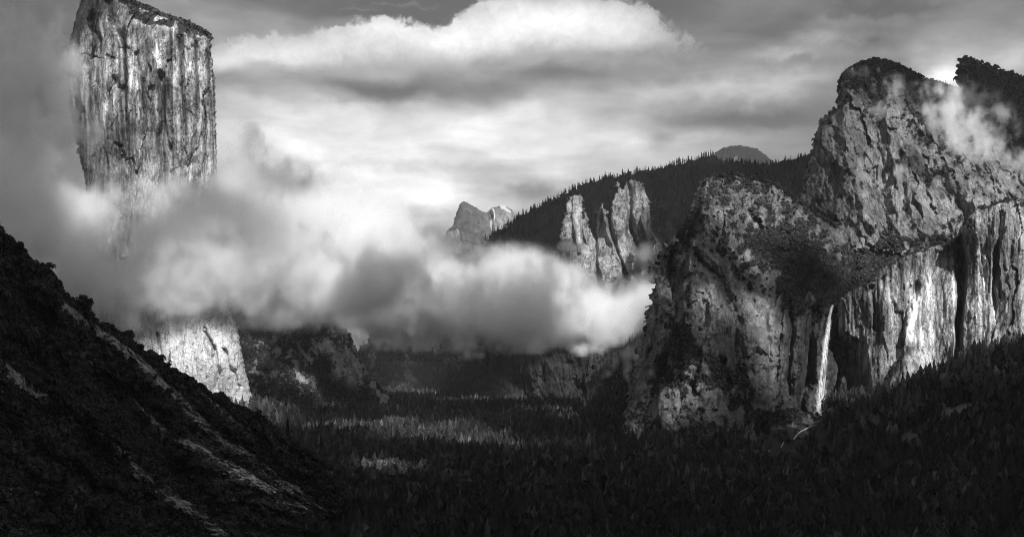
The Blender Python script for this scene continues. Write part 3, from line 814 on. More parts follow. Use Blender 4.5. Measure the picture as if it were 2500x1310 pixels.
gx = np.tan(np.linspace(-1.2, 1.2, 361))
gy = np.concatenate([np.linspace(200, 3600, 230), np.geomspace(3650, 15000, 50)])
GA, GD = np.meshgrid(gx, gy)
GX, GY = GA * GD * .8, GD
GZ = ground_z(GX, GY) - 1.0
GV = np.stack([GX, GY, GZ], -1).reshape(-1, 3)
hh, ww = GX.shape
ii = np.arange(hh * ww).reshape(hh, ww)
GF = np.stack([ii[:-1, :-1], ii[:-1, 1:], ii[1:, 1:], ii[1:, :-1]], -1).reshape(-1, 4)


def ground_hit(px, py):
    for D in np.arange(500, 6000, 4.0):
        p = at(px, py, D)
        if p[2] < ground_z(p[0], p[1]):
            return float(D)
    return 6000.0


CLEAR = [at(a_, b_, ground_hit(a_, b_)) for a_, b_ in ((2255, 1072), (2085, 1180), (2350, 1010))]
m_, t_, b_ = new_mat('forest_floor')
n_ = t_.noise(objco(t_), .05, 6, .7)
g_ = t_.ramp(n_, .35, .7, .018, .05)
set_grey(t_, b_, t_.mix(attr(t_, 'scree'), g_, t_.ramp(t_.noise(objco(t_), .3, 5, .8), .35, .7, .05, .22)))
sc_ = np.zeros(len(GV))
for c in CLEAR:
    sc_ = np.maximum(sc_, sstep(60 - np.hypot(GV[:, 0] - c[0], GV[:, 1] - c[1]), 0, 25))
tag(link('ground', mesh_from('ground', GV, GF, m_, {'scree': sc_})), 'dark forest floor of the valley', kind='structure')

# ------------------------------------------------------------------ foreground hillside
sil = [(-60, 520), (-20, 542), (0, 556), (22, 580), (45, 606), (70, 634), (98, 642), (120, 656), (140, 690), (160, 712), (200, 745), (250, 790), (310, 820), (350, 850), (400, 888), (450, 918),
       (500, 950), (560, 978), (600, 996), (640, 1018), (700, 1064), (760, 1104), (800, 1135), (850, 1190), (880, 1260), (900, 1340)]
silx, sily = [s[0] for s in sil], [s[1] for s in sil]
st = 2.0
hx = np.arange(-60, 902, st)
hv = np.linspace(0, 1, 420) ** .9
HX, HVv = np.meshgrid(hx, hv)
ww_, hh_ = HX.shape[1], HX.shape[0]
jag = np.interp(np.arange(ww_), np.arange(0, ww_, 1), fbm2(8, ww_, 71, 1.3, lmax=80, step=2)[0]) * 5
top = np.interp(hx, silx, sily) + jag * np.interp(hx, [0, 300, 800], [1.2, .8, .5])
HY = top[None] + (1375 - top[None]) * HVv
HR = (1000 + .42 * hx[None]) * (1 - HVv) + (620 + .82 * hx[None]) * HVv
hn = fbm2(hh_, ww_, 73, 1.8, 1, 1, 240, 0, 2)
hn2 = fbm2(hh_, ww_, 74, 1.4, 1, 1, 40, 0, 2)
HR = HR + 14 * hn + 2.0 * hn2
q = np.clip(HVv * (1375 - top[None]) / 30, 0, 1)
HR = HR + 40 * (1 - np.sqrt(1 - (1 - q) ** 2))
STRIPES = [([(150, 748), (164, 757), (247, 815), (334, 877), (420, 958), (507, 1044), (557, 1081), (625, 1125), (680, 1174), (736, 1205), (800, 1262)], 15, 1.0),
           ([(255, 925), (322, 982), (383, 1038), (433, 1069), (482, 1094), (526, 1118)], 13, .9), ([(557, 1137), (618, 1174), (680, 1211), (742, 1248), (810, 1304)], 17, 1.0),
           ([(526, 1118), (570, 1150)], 10, .6), ([(544, 1003), (594, 1044), (649, 1087), (700, 1130)], 9, 1.0), ([(0, 890), (93, 964), (185, 1026), (247, 1069), (300, 1110)], 20, .75),
           ([(297, 1125), (371, 1174), (433, 1223), (495, 1267), (540, 1310)], 22, .8), ([(773, 1131), (815, 1155)], 8, .7), ([(0, 1190), (60, 1195), (150, 1215), (220, 1250)], 11, .6),
           ([(400, 1230), (470, 1290)], 10, .6), ([(470, 940), (545, 1003)], 7, .7), ([(640, 1140), (700, 1190)], 12, .7)]
scr = np.zeros(HX.shape)
for pts, hw, amt in STRIPES:
    d = dist_line(HX + hn2 * 2.2 + hn * 2.5, HY + hn * 2, pts) / (hw * .85)
    scr = np.maximum(scr, amt * np.exp(-d ** 2 * .9))
scree = sstep(scr + .10 * hn2, .34, .62)
HRd = HR + 3 * scree
HV3 = at(HX, HY, HRd)
# stones: small scale relief in the scree
ii = np.arange(hh_ * ww_).reshape(hh_, ww_)
HF = np.stack([ii[:-1, :-1], ii[1:, :-1], ii[1:, 1:], ii[:-1, 1:]], -1).reshape(-1, 4)
allV, allF, allS = [HV3.reshape(-1, 3)], [HF], [scree.ravel()]
prev = ii[0]
nb = hh_ * ww_
for bk, dy in ((12, 4), (60, 40), (300, 260)):        # the far side of the hill falls away behind its crest
    ring = at(hx, top + dy, HRd[0] + bk)
    cur = nb + np.arange(ww_)
    allF.append(np.stack([prev[1:], cur[1:], cur[:-1], prev[:-1]], -1)[:, ::-1])
    allV.append(ring)
    allS.append(np.zeros(ww_))
    prev = cur
    nb += ww_
m_, t_, b_ = new_mat('hillside_scree')
co = objco(t_)
vo = t_.N.new('ShaderNodeTexVoronoi')
vo.inputs['Scale'].default_value = .42
t_.L.new(t_.v('ADD', co, t_.v('MULTIPLY', t_.noise(co, .3, 3, .6, col=True), (3, 3, 3))), vo.inputs['Vector'])
bwv = t_.N.new('ShaderNodeRGBToBW')
t_.L.new(vo.outputs['Color'], bwv.inputs[0])
stone = t_.m('MULTIPLY', t_.ramp(bwv.outputs[0], .2, .9, .09, .42, False), t_.ramp(t_.noise(co, .035, 5, .7), .3, .7, .55, 1.5, False))
soil = t_.ramp(t_.noise(co, .15, 5, .7), .3, .7, .02, .05)
set_grey(t_, b_, t_.mix(t_.ramp(t_.m('MULTIPLY_ADD', t_.m('SUBTRACT', t_.noise(co, .22, 5, .7), .5), 1.2, attr(t_, 'scree')), .3, .62), soil, stone))
bp = t_.N.new('ShaderNodeBump')
bp.inputs['Strength'].default_value = 1.0
bp.inputs['Distance'].default_value = 1.6
t_.L.new(bwv.outputs[0], bp.inputs['Height'])
t_.L.new(bp.outputs[0], b_.inputs['Normal'])
tag(link('hillside', mesh_from('hillside', np.vstack(allV), np.vstack(allF), m_, {'scree': np.concatenate(allS)})),
    'steep brush-covered hillside in the left foreground crossed by pale strips of loose scree', kind='structure')


def hill_at(px, py):
    j = np.clip(((np.asarray(px, float) + 60) / st).round().astype(int), 0, ww_ - 1)
    f = (np.asarray(py, float) - top[j]) / (1375 - top[j])
    i = np.clip(np.searchsorted(hv, np.clip(f, 0, 1)), 0, hh_ - 1)
    return at(px, py, HRd[i, j]), scree[i, j], f


# brush on the hillside (nobody could count it)
rng = np.random.default_rng(5)
bx = rng.uniform(-55, 890, 26000)
by = rng.uniform(520, 1370, 26000)
bp_, bs_, bf = hill_at(bx, by)
keep = (bf > 0.002) & (bs_ + rng.normal(0, .12, len(bx)) < .20)
crest_x = rng.uniform(-55, 880, 900)
cp_, cs_, cf_ = hill_at(crest_x, np.interp(crest_x, hx, top) + rng.uniform(0, 5, 900))
BPp = np.vstack([bp_[keep], cp_])
dens_n = np.interp(BPp[:, 1], [500, 1300], [0, 1])
Wb = rng.lognormal(1.02, .38, len(BPp)) * 1.0
Wb[keep.sum():] *= .75
Hb = Wb * rng.uniform(.8, 1.2, len(BPp))
tb = rng.lognormal(0, .32, len(BPp))
far = BPp[:, 1] > 760
V1, F1, T1 = spread(TUFT_HI, BPp[~far] - [0, 0, .6], Hb[~far], Wb[~far], tb[~far], rng)
V2, F2, T2 = spread([tuft(80 + s, 45, .75, .32) for s in range(5)], BPp[far] - [0, 0, .6], Hb[far], Wb[far], tb[far], rng)
tag(link('hillside_brush', mesh_from('hillside_brush', np.vstack([V1, V2]), np.vstack([F1, F2 + len(V1)]), M_BUSH, {'tint': np.concatenate([T1, T2])}, smooth=False)),
    'dense dark oak brush covering the foreground hillside', 'brush', kind='stuff')

# ------------------------------------------------------------------ vegetation on the rock
def rock_plants(name, M, n, thr, hts, wid, variants, label, cat, seed, box=None, tmul=1.0, power=1.0, extra=None, mat=None):
    r = np.random.default_rng(seed)
    ys, xs = np.nonzero(M['mask'])
    sel = r.integers(0, len(xs), n * 6)
    px = M['px'][ys[sel], xs[sel]] + r.uniform(-1, 1, len(sel))
    py = M['py'][ys[sel], xs[sel]] + r.uniform(-1, 1, len(sel))
    vg = M['veg'][ys[sel], xs[sel]]
    ok = vg > thr + r.random(len(sel)) * .5 * power
    if box:
        ok &= (px > box[0]) & (px < box[2]) & (py > box[1]) & (py < box[3])
    px, py = px[ok][:n], py[ok][:n]
    if extra is not None:
        px = np.r_[px, extra[0]]
        py = np.r_[py, extra[1]]
    P, _, _ = seat(M, px, py)
    H = r.uniform(hts[0], hts[1], len(P))
    W = H * r.uniform(wid[0], wid[1], len(P))
    P = P - np.array([0, 0, .08]) * H[:, None]
    V, F, T = spread(variants, P, H, W, r.lognormal(0, .3, len(P)) * tmul, r)
    tag(link(name, mesh_from(name, V, F, mat or M_BUSH, {'tint': T}, smooth=False)), label, cat, kind='stuff')


def skyline(pts, n, r, jit=3):
    """bearings strung along a skyline"""
    P = np.array(pts, float)
    L = np.r_[0, np.cumsum(np.hypot(*np.diff(P, axis=0).T))]
    s = r.uniform(0, L[-1], n)
    return np.interp(s, L, P[:, 0]), np.interp(s, L, P[:, 1]) + r.uniform(1, jit, n)


r_ = np.random.default_rng(91)
rock_plants('hanging_valley_trees', LCB, 1500, .62, (6, 13), (.5, .9), TUFT_HI, 'trees filling the hanging valley above the waterfall', 'trees', 111, box=(1880, 560, 2380, 750))
rock_plants('hanging_valley_trees', MCR, 500, .5, (6, 12), (.5, .9), TUFT_HI, 'trees along the foot of the domed massif', 'trees', 112, box=(2050, 560, 2400, 610))
rock_plants('cliff_trees', LCB, 420, .45, (7, 12), (.5, .8), TUFT_HI, 'scattered larger trees on the ledges and skyline of the waterfall buttress', 'trees', 113, box=(1500, 420, 2000, 1060), extra=skyline(lb_poly[10:22], 140, r_, 6))
rock_plants('cliff_brush', LCB, 8000, .50, (3, 6), (.8, 1.2), TUFT_LO, 'dark brush and scrub on the ledges and upper slope of the waterfall buttress', 'brush', 101)
rock_plants('cliff_brush', RWL, 2000, .56, (2.5, 5.5), (.8, 1.2), TUFT_LO, 'scrub along the rim and foot of the streaked wall', 'brush', 102)
rock_plants('cliff_brush', MCR, 4500, .52, (3.5, 7.5), (.7, 1.1), TUFT_LO, 'scrub on the cap and ledges of the domed massif', 'brush', 103, extra=skyline(mc_poly[9:22], 260, r_, 5))
rock_plants('cliff_brush', PEK, 1400, .3, (6, 12), (.6, 1.0), TUFT_LO, 'scrub and trees on the misty peak at the right edge', 'brush', 104, extra=skyline(pk_poly[3:10], 60, r_, 4))
rock_plants('rim_trees', ELC, 1200, .45, (6, 13), (.6, 1.0), TUFT_LO, 'dark trees and brush along the sloping rim of the tall cliff', 'trees', 105, box=(150, -70, 530, 130), extra=skyline(elcap_poly[11:19], 170, r_, 6))
rock_plants('slope_brush', SLB, 4500, .15, (4, 11), (.6, 1.0), TUFT_LO, 'dark brush on the apron below the pale slab', 'brush', 106, tmul=1.3)
rock_plants('ridge_conifers', RDG, 9000, .25, (8, 30), (.8, 1.2), CON_LO, 'conifers covering the long skyline ridge behind the spires', 'trees', 107, extra=skyline(ridge_poly[1:19], 400, r_, 8), mat=M_NEEDLE)
rock_plants('far_conifers', FAR, 5000, .25, (14, 28), (1.0, 1.3), CON_LO, 'distant conifers on the dark ridge at the end of the valley', 'trees', 108, mat=M_NEEDLE)
rock_plants('slope_conifers', SID, 700, .3, (14, 24), (1.0, 1.3), CON_LO, 'conifers below the hazy shoulder left of the waterfall buttress', 'trees', 109, mat=M_NEEDLE)

# ------------------------------------------------------------------ valley forest
rng = np.random.default_rng(17)
pts = []
for D0, D1, n in ((1240, 2100, 9500), (2100, 3300, 14500), (3300, 4600, 14000), (4600, 7000, 15000)):
    D = np.sqrt(rng.uniform(D0 ** 2, D1 ** 2, n))
    A = rng.uniform(600 if D1 < 2200 else 520, 2620, n)
    pts.append(np.c_[(A - CX) / FPX * D, D, A])
D = np.sqrt(rng.uniform(700 ** 2, 1250 ** 2, 5200))
A = rng.uniform(1300, 2650, 5200)
q_ = np.c_[(A - CX) / FPX * D, D, A]
pts.append(q_[(D > np.interp(A, [1300, 1700, 2650], [1230, 1000, 700]))])
TP = np.vstack(pts)
A = TP[:, 2]
lim = np.interp(A, [500, 1000, 1425, 1500, 1530, 1900, 2060, 2200, 2350, 2500, 2620], [4000, 7000, 6500, 3600, 2420, 2380, 2480, 2240, 2230, 2160, 2120])
TP = TP[TP[:, 1] < lim]
for c in CLEAR:
    TP = TP[((TP[:, 0] - c[0]) / 38) ** 2 + ((TP[:, 1] - c[1]) / 48) ** 2 > 1]
for mx, my, wx_, wy_ in ((1080, 1142, 150, 45), (1200, 1146, 70, 40), (940, 1136, 90, 40), (930, 1216, 75, 32), (1340, 1150, 60, 22), (1700, 1180, 40, 30), (1180, 1260, 45, 20), (720, 1100, 60, 60)):
    c = at(mx, my, ground_hit(mx, my))
    TP = TP[((TP[:, 0] - c[0]) / wx_) ** 2 + ((TP[:, 1] - c[1]) / wy_) ** 2 > 1]
mead = at(1450, 1125, ground_hit(1450, 1125))
TP = TP[((TP[:, 0] - mead[0]) / 140) ** 2 + ((TP[:, 1] - mead[1]) / 26) ** 2 > 1]
TZ = ground_z(TP[:, 0], TP[:, 1])
clump = np.sin(TP[:, 0] / 37 + 2 * np.sin(TP[:, 1] / 51)) * np.sin(TP[:, 1] / 43 + 1.7 * np.sin(TP[:, 0] / 61))
TH = rng.uniform(20, 36, len(TP)) * (1 + .16 * clump) * np.where(rng.random(len(TP)) < .10, 1.2, 1)
TP3 = np.c_[TP[:, 0], TP[:, 1], TZ - .5]
TH *= np.interp(TP[:, 1], [800, 1300, 2200, 3000], [.66, .92, 1.22, 1.25])
TT = rng.lognormal(0, .55, len(TP)) * (1 + .25 * clump)
corr = np.interp(CX + TP3[:, 0] / TP3[:, 1] * FPX, [1868, 1885, 1910, 1940, 1985, 2005, 2020], [1090, 1108, 1098, 1082, 1046, 1040, 1030])
blk_ = (np.abs(CX + TP3[:, 0] / TP3[:, 1] * FPX - 1944) < 76) & (HOR + (CAMZ - TP3[:, 2] - TH) / TP3[:, 1] * FPX < corr) & (TP3[:, 1] > 1400)
TP, TP3, TH, TT = TP[~blk_], TP3[~blk_], TH[~blk_], TT[~blk_]
scr_px = CX + TP3[:, 0] / TP3[:, 1] * FPX
top_py = HOR + (CAMZ - TP3[:, 2] - TH) / TP3[:, 1] * FPX
base_py = HOR + (CAMZ - TP3[:, 2]) / TP3[:, 1] * FPX
inview = (scr_px > 850) & (scr_px < 2495) & (top_py < 1290) & (top_py > 900)
vis_frac = np.clip((1310 - top_py) / (base_py - top_py), 0, 1)
score = np.where(inview, TH / TP3[:, 1] * (vis_frac > .5), 0)
pick = np.argsort(-score)[:290]
rest = np.ones(len(TP), bool)
rest[pick] = False
lower = top_py < 1400
for nm, sel, var, lab in (
        ('valley_forest', rest & lower & (TP3[:, 1] < 2100), CON_MID + ROUND + ROUND, None), ('b', rest & (TP3[:, 1] >= 2100) & (TP3[:, 1] < 3300), CON_MID + ROUND[:1], None), ('c', rest & (TP3[:, 1] >= 3300), CON_LO, None)):
    V, F, T = spread(var, TP3[sel], TH[sel], TH[sel] * rng.uniform(1.2, 2.0, sel.sum()), TT[sel], rng)
    if nm == 'valley_forest':
        acc = [(V, F, T)]
    else:
        acc.append((V, F, T))
Vv, Ff, Tt, o_ = [], [], [], 0
for V, F, T in acc:
    Vv.append(V)
    Ff.append(F + o_)
    Tt.append(T)
    o_ += len(V)
tag(link('valley_forest', mesh_from('valley_forest', np.vstack(Vv), np.vstack(Ff), M_NEEDLE, {'tint': np.concatenate(Tt)}, smooth=False)),
    'dense conifer forest filling the valley floor', 'forest', kind='stuff')

# brush on the open talus and along the stream
q_x = rng.uniform(-100, 1500, 5200) + 400
q_y = rng.uniform(1300, 2450, 5200)
q_px = CX + q_x / q_y * FPX
q_ok = (q_px > 1450) & (q_px < 2560)
cd = np.min([np.hypot(q_x - c[0], (q_y - c[1]) * .8) for c in CLEAR], 0)
q_ok &= (cd > 22)
q_x, q_y = q_x[q_ok], q_y[q_ok]
q_w = rng.lognormal(1.3, .4, len(q_x))
V, F, T = spread(TUFT_LO, np.c_[q_x, q_y, ground_z(q_x, q_y) - .8], q_w * rng.uniform(.7, 1.3, len(q_x)), q_w, rng.lognormal(0, .4, len(q_x)), rng)
tag(link('talus_brush', mesh_from('talus_brush', V, F, M_BUSH, {'tint': T}, smooth=False)), 'dark brush on the talus below the waterfall and the walls', 'brush', kind='stuff')

# the nearest conifers as individuals
PROTO = []
for i, (V, F) in enumerate(CON_HI):
    cm = mesh_from('crown', V, F, M_NEEDLE, {'tint': np.full(len(V), .8 + .12 * i)}, smooth=False)
    tv, tf = cone(-.02, .85, .016, .004, 6)
    tm = mesh_from('trunk', tv, tf, M_BARK)
    PROTO.append((cm, tm))
for k in pick:
    cm, tm = PROTO[int(rng.integers(len(PROTO)))]
    e = link('conifer', None)
    e.location = tuple(TP3[k])
    e.rotation_euler = (0, 0, float(rng.uniform(0, 6.28)))
    wsc = float(TH[k] * rng.uniform(1.15, 1.6))
    e.scale = (wsc, wsc, float(TH[k]))
    tag(e, 'dark conifer in the shaded forest along the bottom edge of the picture', 'conifer', 'nearest conifers of the shaded valley forest')
    link('crown', cm, e)
    link('trunk', tm, e)


def single(name, base, H, wid, label, cat, crown, crown_mat=M_NEEDLE, bark=M_BARK, tint=.6, group=None):
    e = link(name, None)
    e.location = tuple(np.asarray(base, float))
    tag(e, label, cat, group)
    V, F = crown
    link('crown', mesh_from('crown', V * [H * wid, H * wid, H], F, crown_mat, {'tint': np.full(len(V), tint)}, smooth=False), e)
    tv, tf = cone(-.05, .93, .014, .003, 6)
    link('trunk', mesh_from('trunk', tv * [H, H, H], tf, bark), e)
    return e


def sparse_crown(seed, n=46, w=.13, base=.12):
    """a thin old conifer: separate short boughs with gaps between"""
    r = np.random.default_rng(seed)
    ps = []
    for i in range(n):
        f = (i + r.random()) / n
        z = base + (1 - base) * f
        L = w * (1 - f) ** .7 * r.uniform(.5, 1.2) + .01
        a = r.uniform(0, 6.28)
        c, s = math.cos(a), math.sin(a)
        hw = .014 + .02 * (1 - f)
        V = np.array([[0, 0, z + .012], [c * L - s * hw, s * L + c * hw, z - L * .25], [c * L + s * hw, s * L - c * hw, z - L * .25], [c * L * .5, s * L * .5, z - .03 - L * .3], [c * L * 1.2, s * L * 1.2, z - L * .3]])
        ps.append((V, np.array([(0, 1, 3), (0, 3, 2), (1, 4, 3), (4, 2, 3)])))
    return join(ps)


def snag_crown(seed, n=16):
    r = np.random.default_rng(seed)
    ps = []
    for i in range(n):
        z = r.uniform(.3, .95)
        a = r.uniform(0, 6.28)
        L = r.uniform(.03, .09) * (1.2 - z)
        ps.append(cone(z, z + L * .3, .004, .001, 4, 0, 0, math.cos(a) * L * 1.6, math.sin(a) * L * 1.6))
    return join(ps)


p, _, _ = hill_at(415, 888)
single('conifer', p - [0, 0, 1], 14.5, 1.25, 'thin ragged conifer standing alone on the hillside crest before the bright cliff foot', 'conifer', sparse_crown(1, 60), tint=.35)
p, _, _ = hill_at(491, 948)
single('dead_tree', p - [0, 0, 1], 9, 1.0, 'small bare tree on the hillside crest right of the ragged conifer', 'dead tree', snag_crown(2, 30), crown_mat=M_DEADWOOD, bark=M_DEADWOOD)
p, _, _ = hill_at(163, 722)
single('conifer', p - [0, 0, 1], 5.5, 1.3, 'small spiky conifer on the upper crest of the left hillside', 'conifer', sparse_crown(7, 40), tint=.35)
p, _, _ = hill_at(703, 1075)
single('conifer', p - [0, 0, 1], 24, 1.3, 'tall dark conifer at the right foot of the brushy hillside', 'conifer', conifer(201, 15, 9, .15, .06, .5), tint=.45)
for (sx, sy, sh, lab) in ((284, 1132, 11, 'bare dead trunk standing in the scree at the lower left of the hillside'), (487, 1112, 8, 'bare dead trunk on the middle scree strip of the hillside'),
                          (634, 1225, 9, 'bare dead trunk on the lowest pale scree strip, near the hillside foot')):
    p, _, _ = hill_at(sx, sy)
    single('dead_tree', p - [0, 0, 1], sh, 1.0, lab, 'dead tree', snag_crown(sx), crown_mat=M_DEADWOOD, bark=M_DEADWOOD)
for (sx, sy, D, sh, lab) in ((1222, 1135, 2180, 40, 'tall dark conifer at the right end of the sunlit strip of forest'), (1013, 1207, 1710, 33, 'tall dark conifer beside the nearer small patch of sunlit trees')):
    x = (sx - CX) / FPX * D
    single('conifer', (x, D, float(ground_z(x, D)) - .5), sh, 1.35, lab, 'conifer', conifer(sx, 15, 9, .13, .06, .5), tint=.5)


def umbrella_crown(seed):
    V, F = tuft(seed, 110, .5, .2)
    V = V * [.28, .28, .42]
    V[:, 2] += .55
    return V, F


for (sx, sy, sh, lab) in ((2452, 178, 17, 'rounded pine on the right-hand skyline of the misty peak'), (2479, 187, 15, 'last rounded pine on the skyline at the right edge'),
                          (2425, 168, 11, 'small rounded pine on the skyline of the misty peak, left of the larger pair')):
    p, _, _ = seat(PEK, sx, sy + 3)
    single('pine_tree', p - [0, 0, 1], sh, 1.0, lab, 'pine', umbrella_crown(sx), tint=.5)
for (sx, sy, sh, lab) in ((2308, 203, 13, 'slim conifer in the notch between the domed massif and the misty peak'), (2205, 163, 11, 'rounded tree on the cap of the domed massif')):
    p, _, _ = seat(MCR, sx, sy + 4)
    single('pine_tree', p - [0, 0, 1], sh, 1.0, lab, 'pine', umbrella_crown(sx) if sx == 2205 else sparse_crown(sx), tint=.5)

# ------------------------------------------------------------------ waterfall
wm, t, bs = new_mat('falling_water')
co = objco(t)
n = t.noise(t.v('MULTIPLY', co, (1, 1, .06)), .6, 6, .65)
set_grey(t, bs, t.ramp(n, .3, .7, .45, .88))
bs.inputs['Roughness'].default_value = .6
bs.inputs['Alpha'].default_value = 1.0
al = t.ramp(t.m('MULTIPLY_ADD', t.m('SUBTRACT', n, .5), 2.2, attr(t, 'solid')), .35, 1.45)
t.L.new(al, bs.inputs['Alpha'])
fall = [(2033, 744, 2505), (2030, 752, 2490), (2026, 775, 2480), (2021, 805, 2474), (2016, 840, 2468), (2011, 880, 2462), (2007, 920, 2458), (2003, 960, 2454), (1999, 1000, 2450), (1994, 1030, 2446)]
fx = np.array(fall, float)


def ribbon(path, widths, thick, ns=60, nr=14, wob=1.0, seed=0):
    r = np.random.default_rng(seed)
    P = np.array(path, float)
    u = np.linspace(0, len(P) - 1, ns)
    C = np.stack([np.interp(u, np.arange(len(P)), P[:, i]) for i in range(3)], -1)
    wd = np.interp(u, np.linspace(0, len(P) - 1, len(widths)), widths)
    C[:, 0] += np.interp(u, np.linspace(0, len(P) - 1, 14), r.normal(0, wob, 14))
    a = np.arange(nr) / nr * 2 * math.pi
    pxs = C[:, None, 0] + wd[:, None] * np.cos(a) * (1 + .15 * r.normal(0, 1, (ns, nr)))
    V = at(pxs, C[:, None, 1] + 0 * pxs, C[:, None, 2] + thick * np.sin(a) * wd[:, None] / max(widths))
    ii = np.arange(ns * nr).reshape(ns, nr)
    F = np.stack([ii[:-1], np.roll(ii[:-1], -1, 1), np.roll(ii[1:], -1, 1), ii[1:]], -1).reshape(-1, 4)
    sol = np.repeat(np.interp(np.abs(np.cos(a)), [0, 1], [1, .30])[None], ns, 0)
    return V.reshape(-1, 3), F, sol.ravel()


rootw = link('waterfall', None)
rootw.location = tuple(at(1994, 1030, 2446))
tag(rootw, 'tall thin white waterfall plunging from a notch in the granite wall', 'waterfall')
loc = np.array(rootw.location)
V, F, sl_ = ribbon(fall, [3.5, 5, 7, 8.5, 10, 11.5, 13, 16], 6, 80, 14, .6, 1)
link('water_column', mesh_from('water_column', V - loc, F, wm, {'solid': sl_}), rootw)
for i, (off, wd) in enumerate(((-3.5, 4), (4.5, 4.5), (9, 3.5))):
    pth = [(a + off * k / 9 * 1.3, b, c - 4) for k, (a, b, c) in enumerate(fall)]
    V, F, sl_ = ribbon(pth[1:], [1.0, wd * .5, wd, wd * 1.2], 4, 60, 10, 1.2, 7 + i)
    link('water_strand', mesh_from('water_strand', V - loc, F, wm, {'solid': sl_ * .72}), rootw)
casc = [[(a_, b_, ground_hit(a_, b_) - 14) for a_, b_ in q_] for q_ in ([(1975, 1042), (1955, 1053), (1944, 1062), (1938, 1072)], [(1913, 1078), (1909, 1088), (1906, 1092)], [(1879, 1098), (1875, 1104)])]
casc[0].insert(0, (1994, 1028, 2446))
for i, c in enumerate(casc):
    V, F, sl_ = ribbon(c, [[7, 5, 3.5, 3], [2.5, 3.5, 1.5], [2.5, 2]][i], 5, 30, 10, .8, 20 + i)
    link('cascade', mesh_from('cascade', V - loc, F, wm, {'solid': sl_}), rootw)

# ------------------------------------------------------------------ clouds: real volumes, density on a grid
def cloud_mat(name, aniso, dens=1.0, alb=.995):
    m = bpy.data.materials.new(name)
    m.use_nodes = True
    m.node_tree.nodes.clear()
    o = m.node_tree.nodes.new('ShaderNodeOutputMaterial')
    p = m.node_tree.nodes.new('ShaderNodeVolumePrincipled')
    p.inputs['Color'].default_value = (alb, alb, alb, 1)
    p.inputs['Density'].default_value = dens
    p.inputs['Anisotropy'].default_value = aniso
    m.node_tree.links.new(p.outputs[0], o.inputs[1])
    return m


def volume(name, lo, hi, dens, mat):
    nx, ny, nz = dens.shape
    me = bpy.data.meshes.new(name)
    me.vertices.add(dens.size)
    a = me.attributes.new('dens', 'FLOAT', 'POINT')
    a.data.foreach_set('value', np.ascontiguousarray(dens, np.float32).ravel())
    me.materials.append(mat)
    ob = link(name, me)
    ng = bpy.data.node_groups.new(name, 'GeometryNodeTree')
    ng.interface.new_socket('Geometry', in_out='INPUT', socket_type='NodeSocketGeometry')
    ng.interface.new_socket('Geometry', in_out='OUTPUT', socket_type='NodeSocketGeometry')
    N, L = ng.nodes, ng.links
    gi, go = N.new('NodeGroupInput'), N.new('NodeGroupOutput')
    vc = N.new('GeometryNodeVolumeCube')
    vc.inputs['Min'].default_value = lo
    vc.inputs['Max'].default_value = hi
    for k, v in zip('XYZ', (nx, ny, nz)):
        vc.inputs['Resolution ' + k].default_value = v
    pos = N.new('GeometryNodeInputPosition')

    def vm(op, x, b=None):
        n = N.new('ShaderNodeVectorMath')
        n.operation = op
        L.new(x, n.inputs[0])
        if b is not None:
            n.inputs[1].default_value = b
        return n
    v = vm('SUBTRACT', pos.outputs[0], lo)
    v = vm('MULTIPLY', v.outputs[0], ((nx - 1) / (hi[0] - lo[0]), (ny - 1) / (hi[1] - lo[1]), (nz - 1) / (hi[2] - lo[2])))
    v = vm('ADD', v.outputs[0], (.5, .5, .5))
    v = vm('FLOOR', v.outputs[0])
    d = vm('DOT_PRODUCT', v.outputs[0], (ny * nz, nz, 1))
    si = N.new('GeometryNodeSampleIndex')
    si.data_type = 'FLOAT'
    si.domain = 'POINT'
    si.clamp = True
    na = N.new('GeometryNodeInputNamedAttribute')
    na.data_type = 'FLOAT'
    na.inputs[0].default_value = 'dens'
    L.new(gi.outputs[0], si.inputs[0])
    L.new(na.outputs[0], si.inputs['Value'])
    L.new(d.outputs['Value'], si.inputs['Index'])
    L.new(si.outputs[0], vc.inputs['Density'])
    sm = N.new('GeometryNodeSetMaterial')
    sm.inputs['Material'].default_value = mat
    L.new(vc.outputs[0], sm.inputs[0])
    L.new(sm.outputs[0], go.inputs[0])
    ob.modifiers.new('cloud', 'NODES').node_group = ng
    return ob


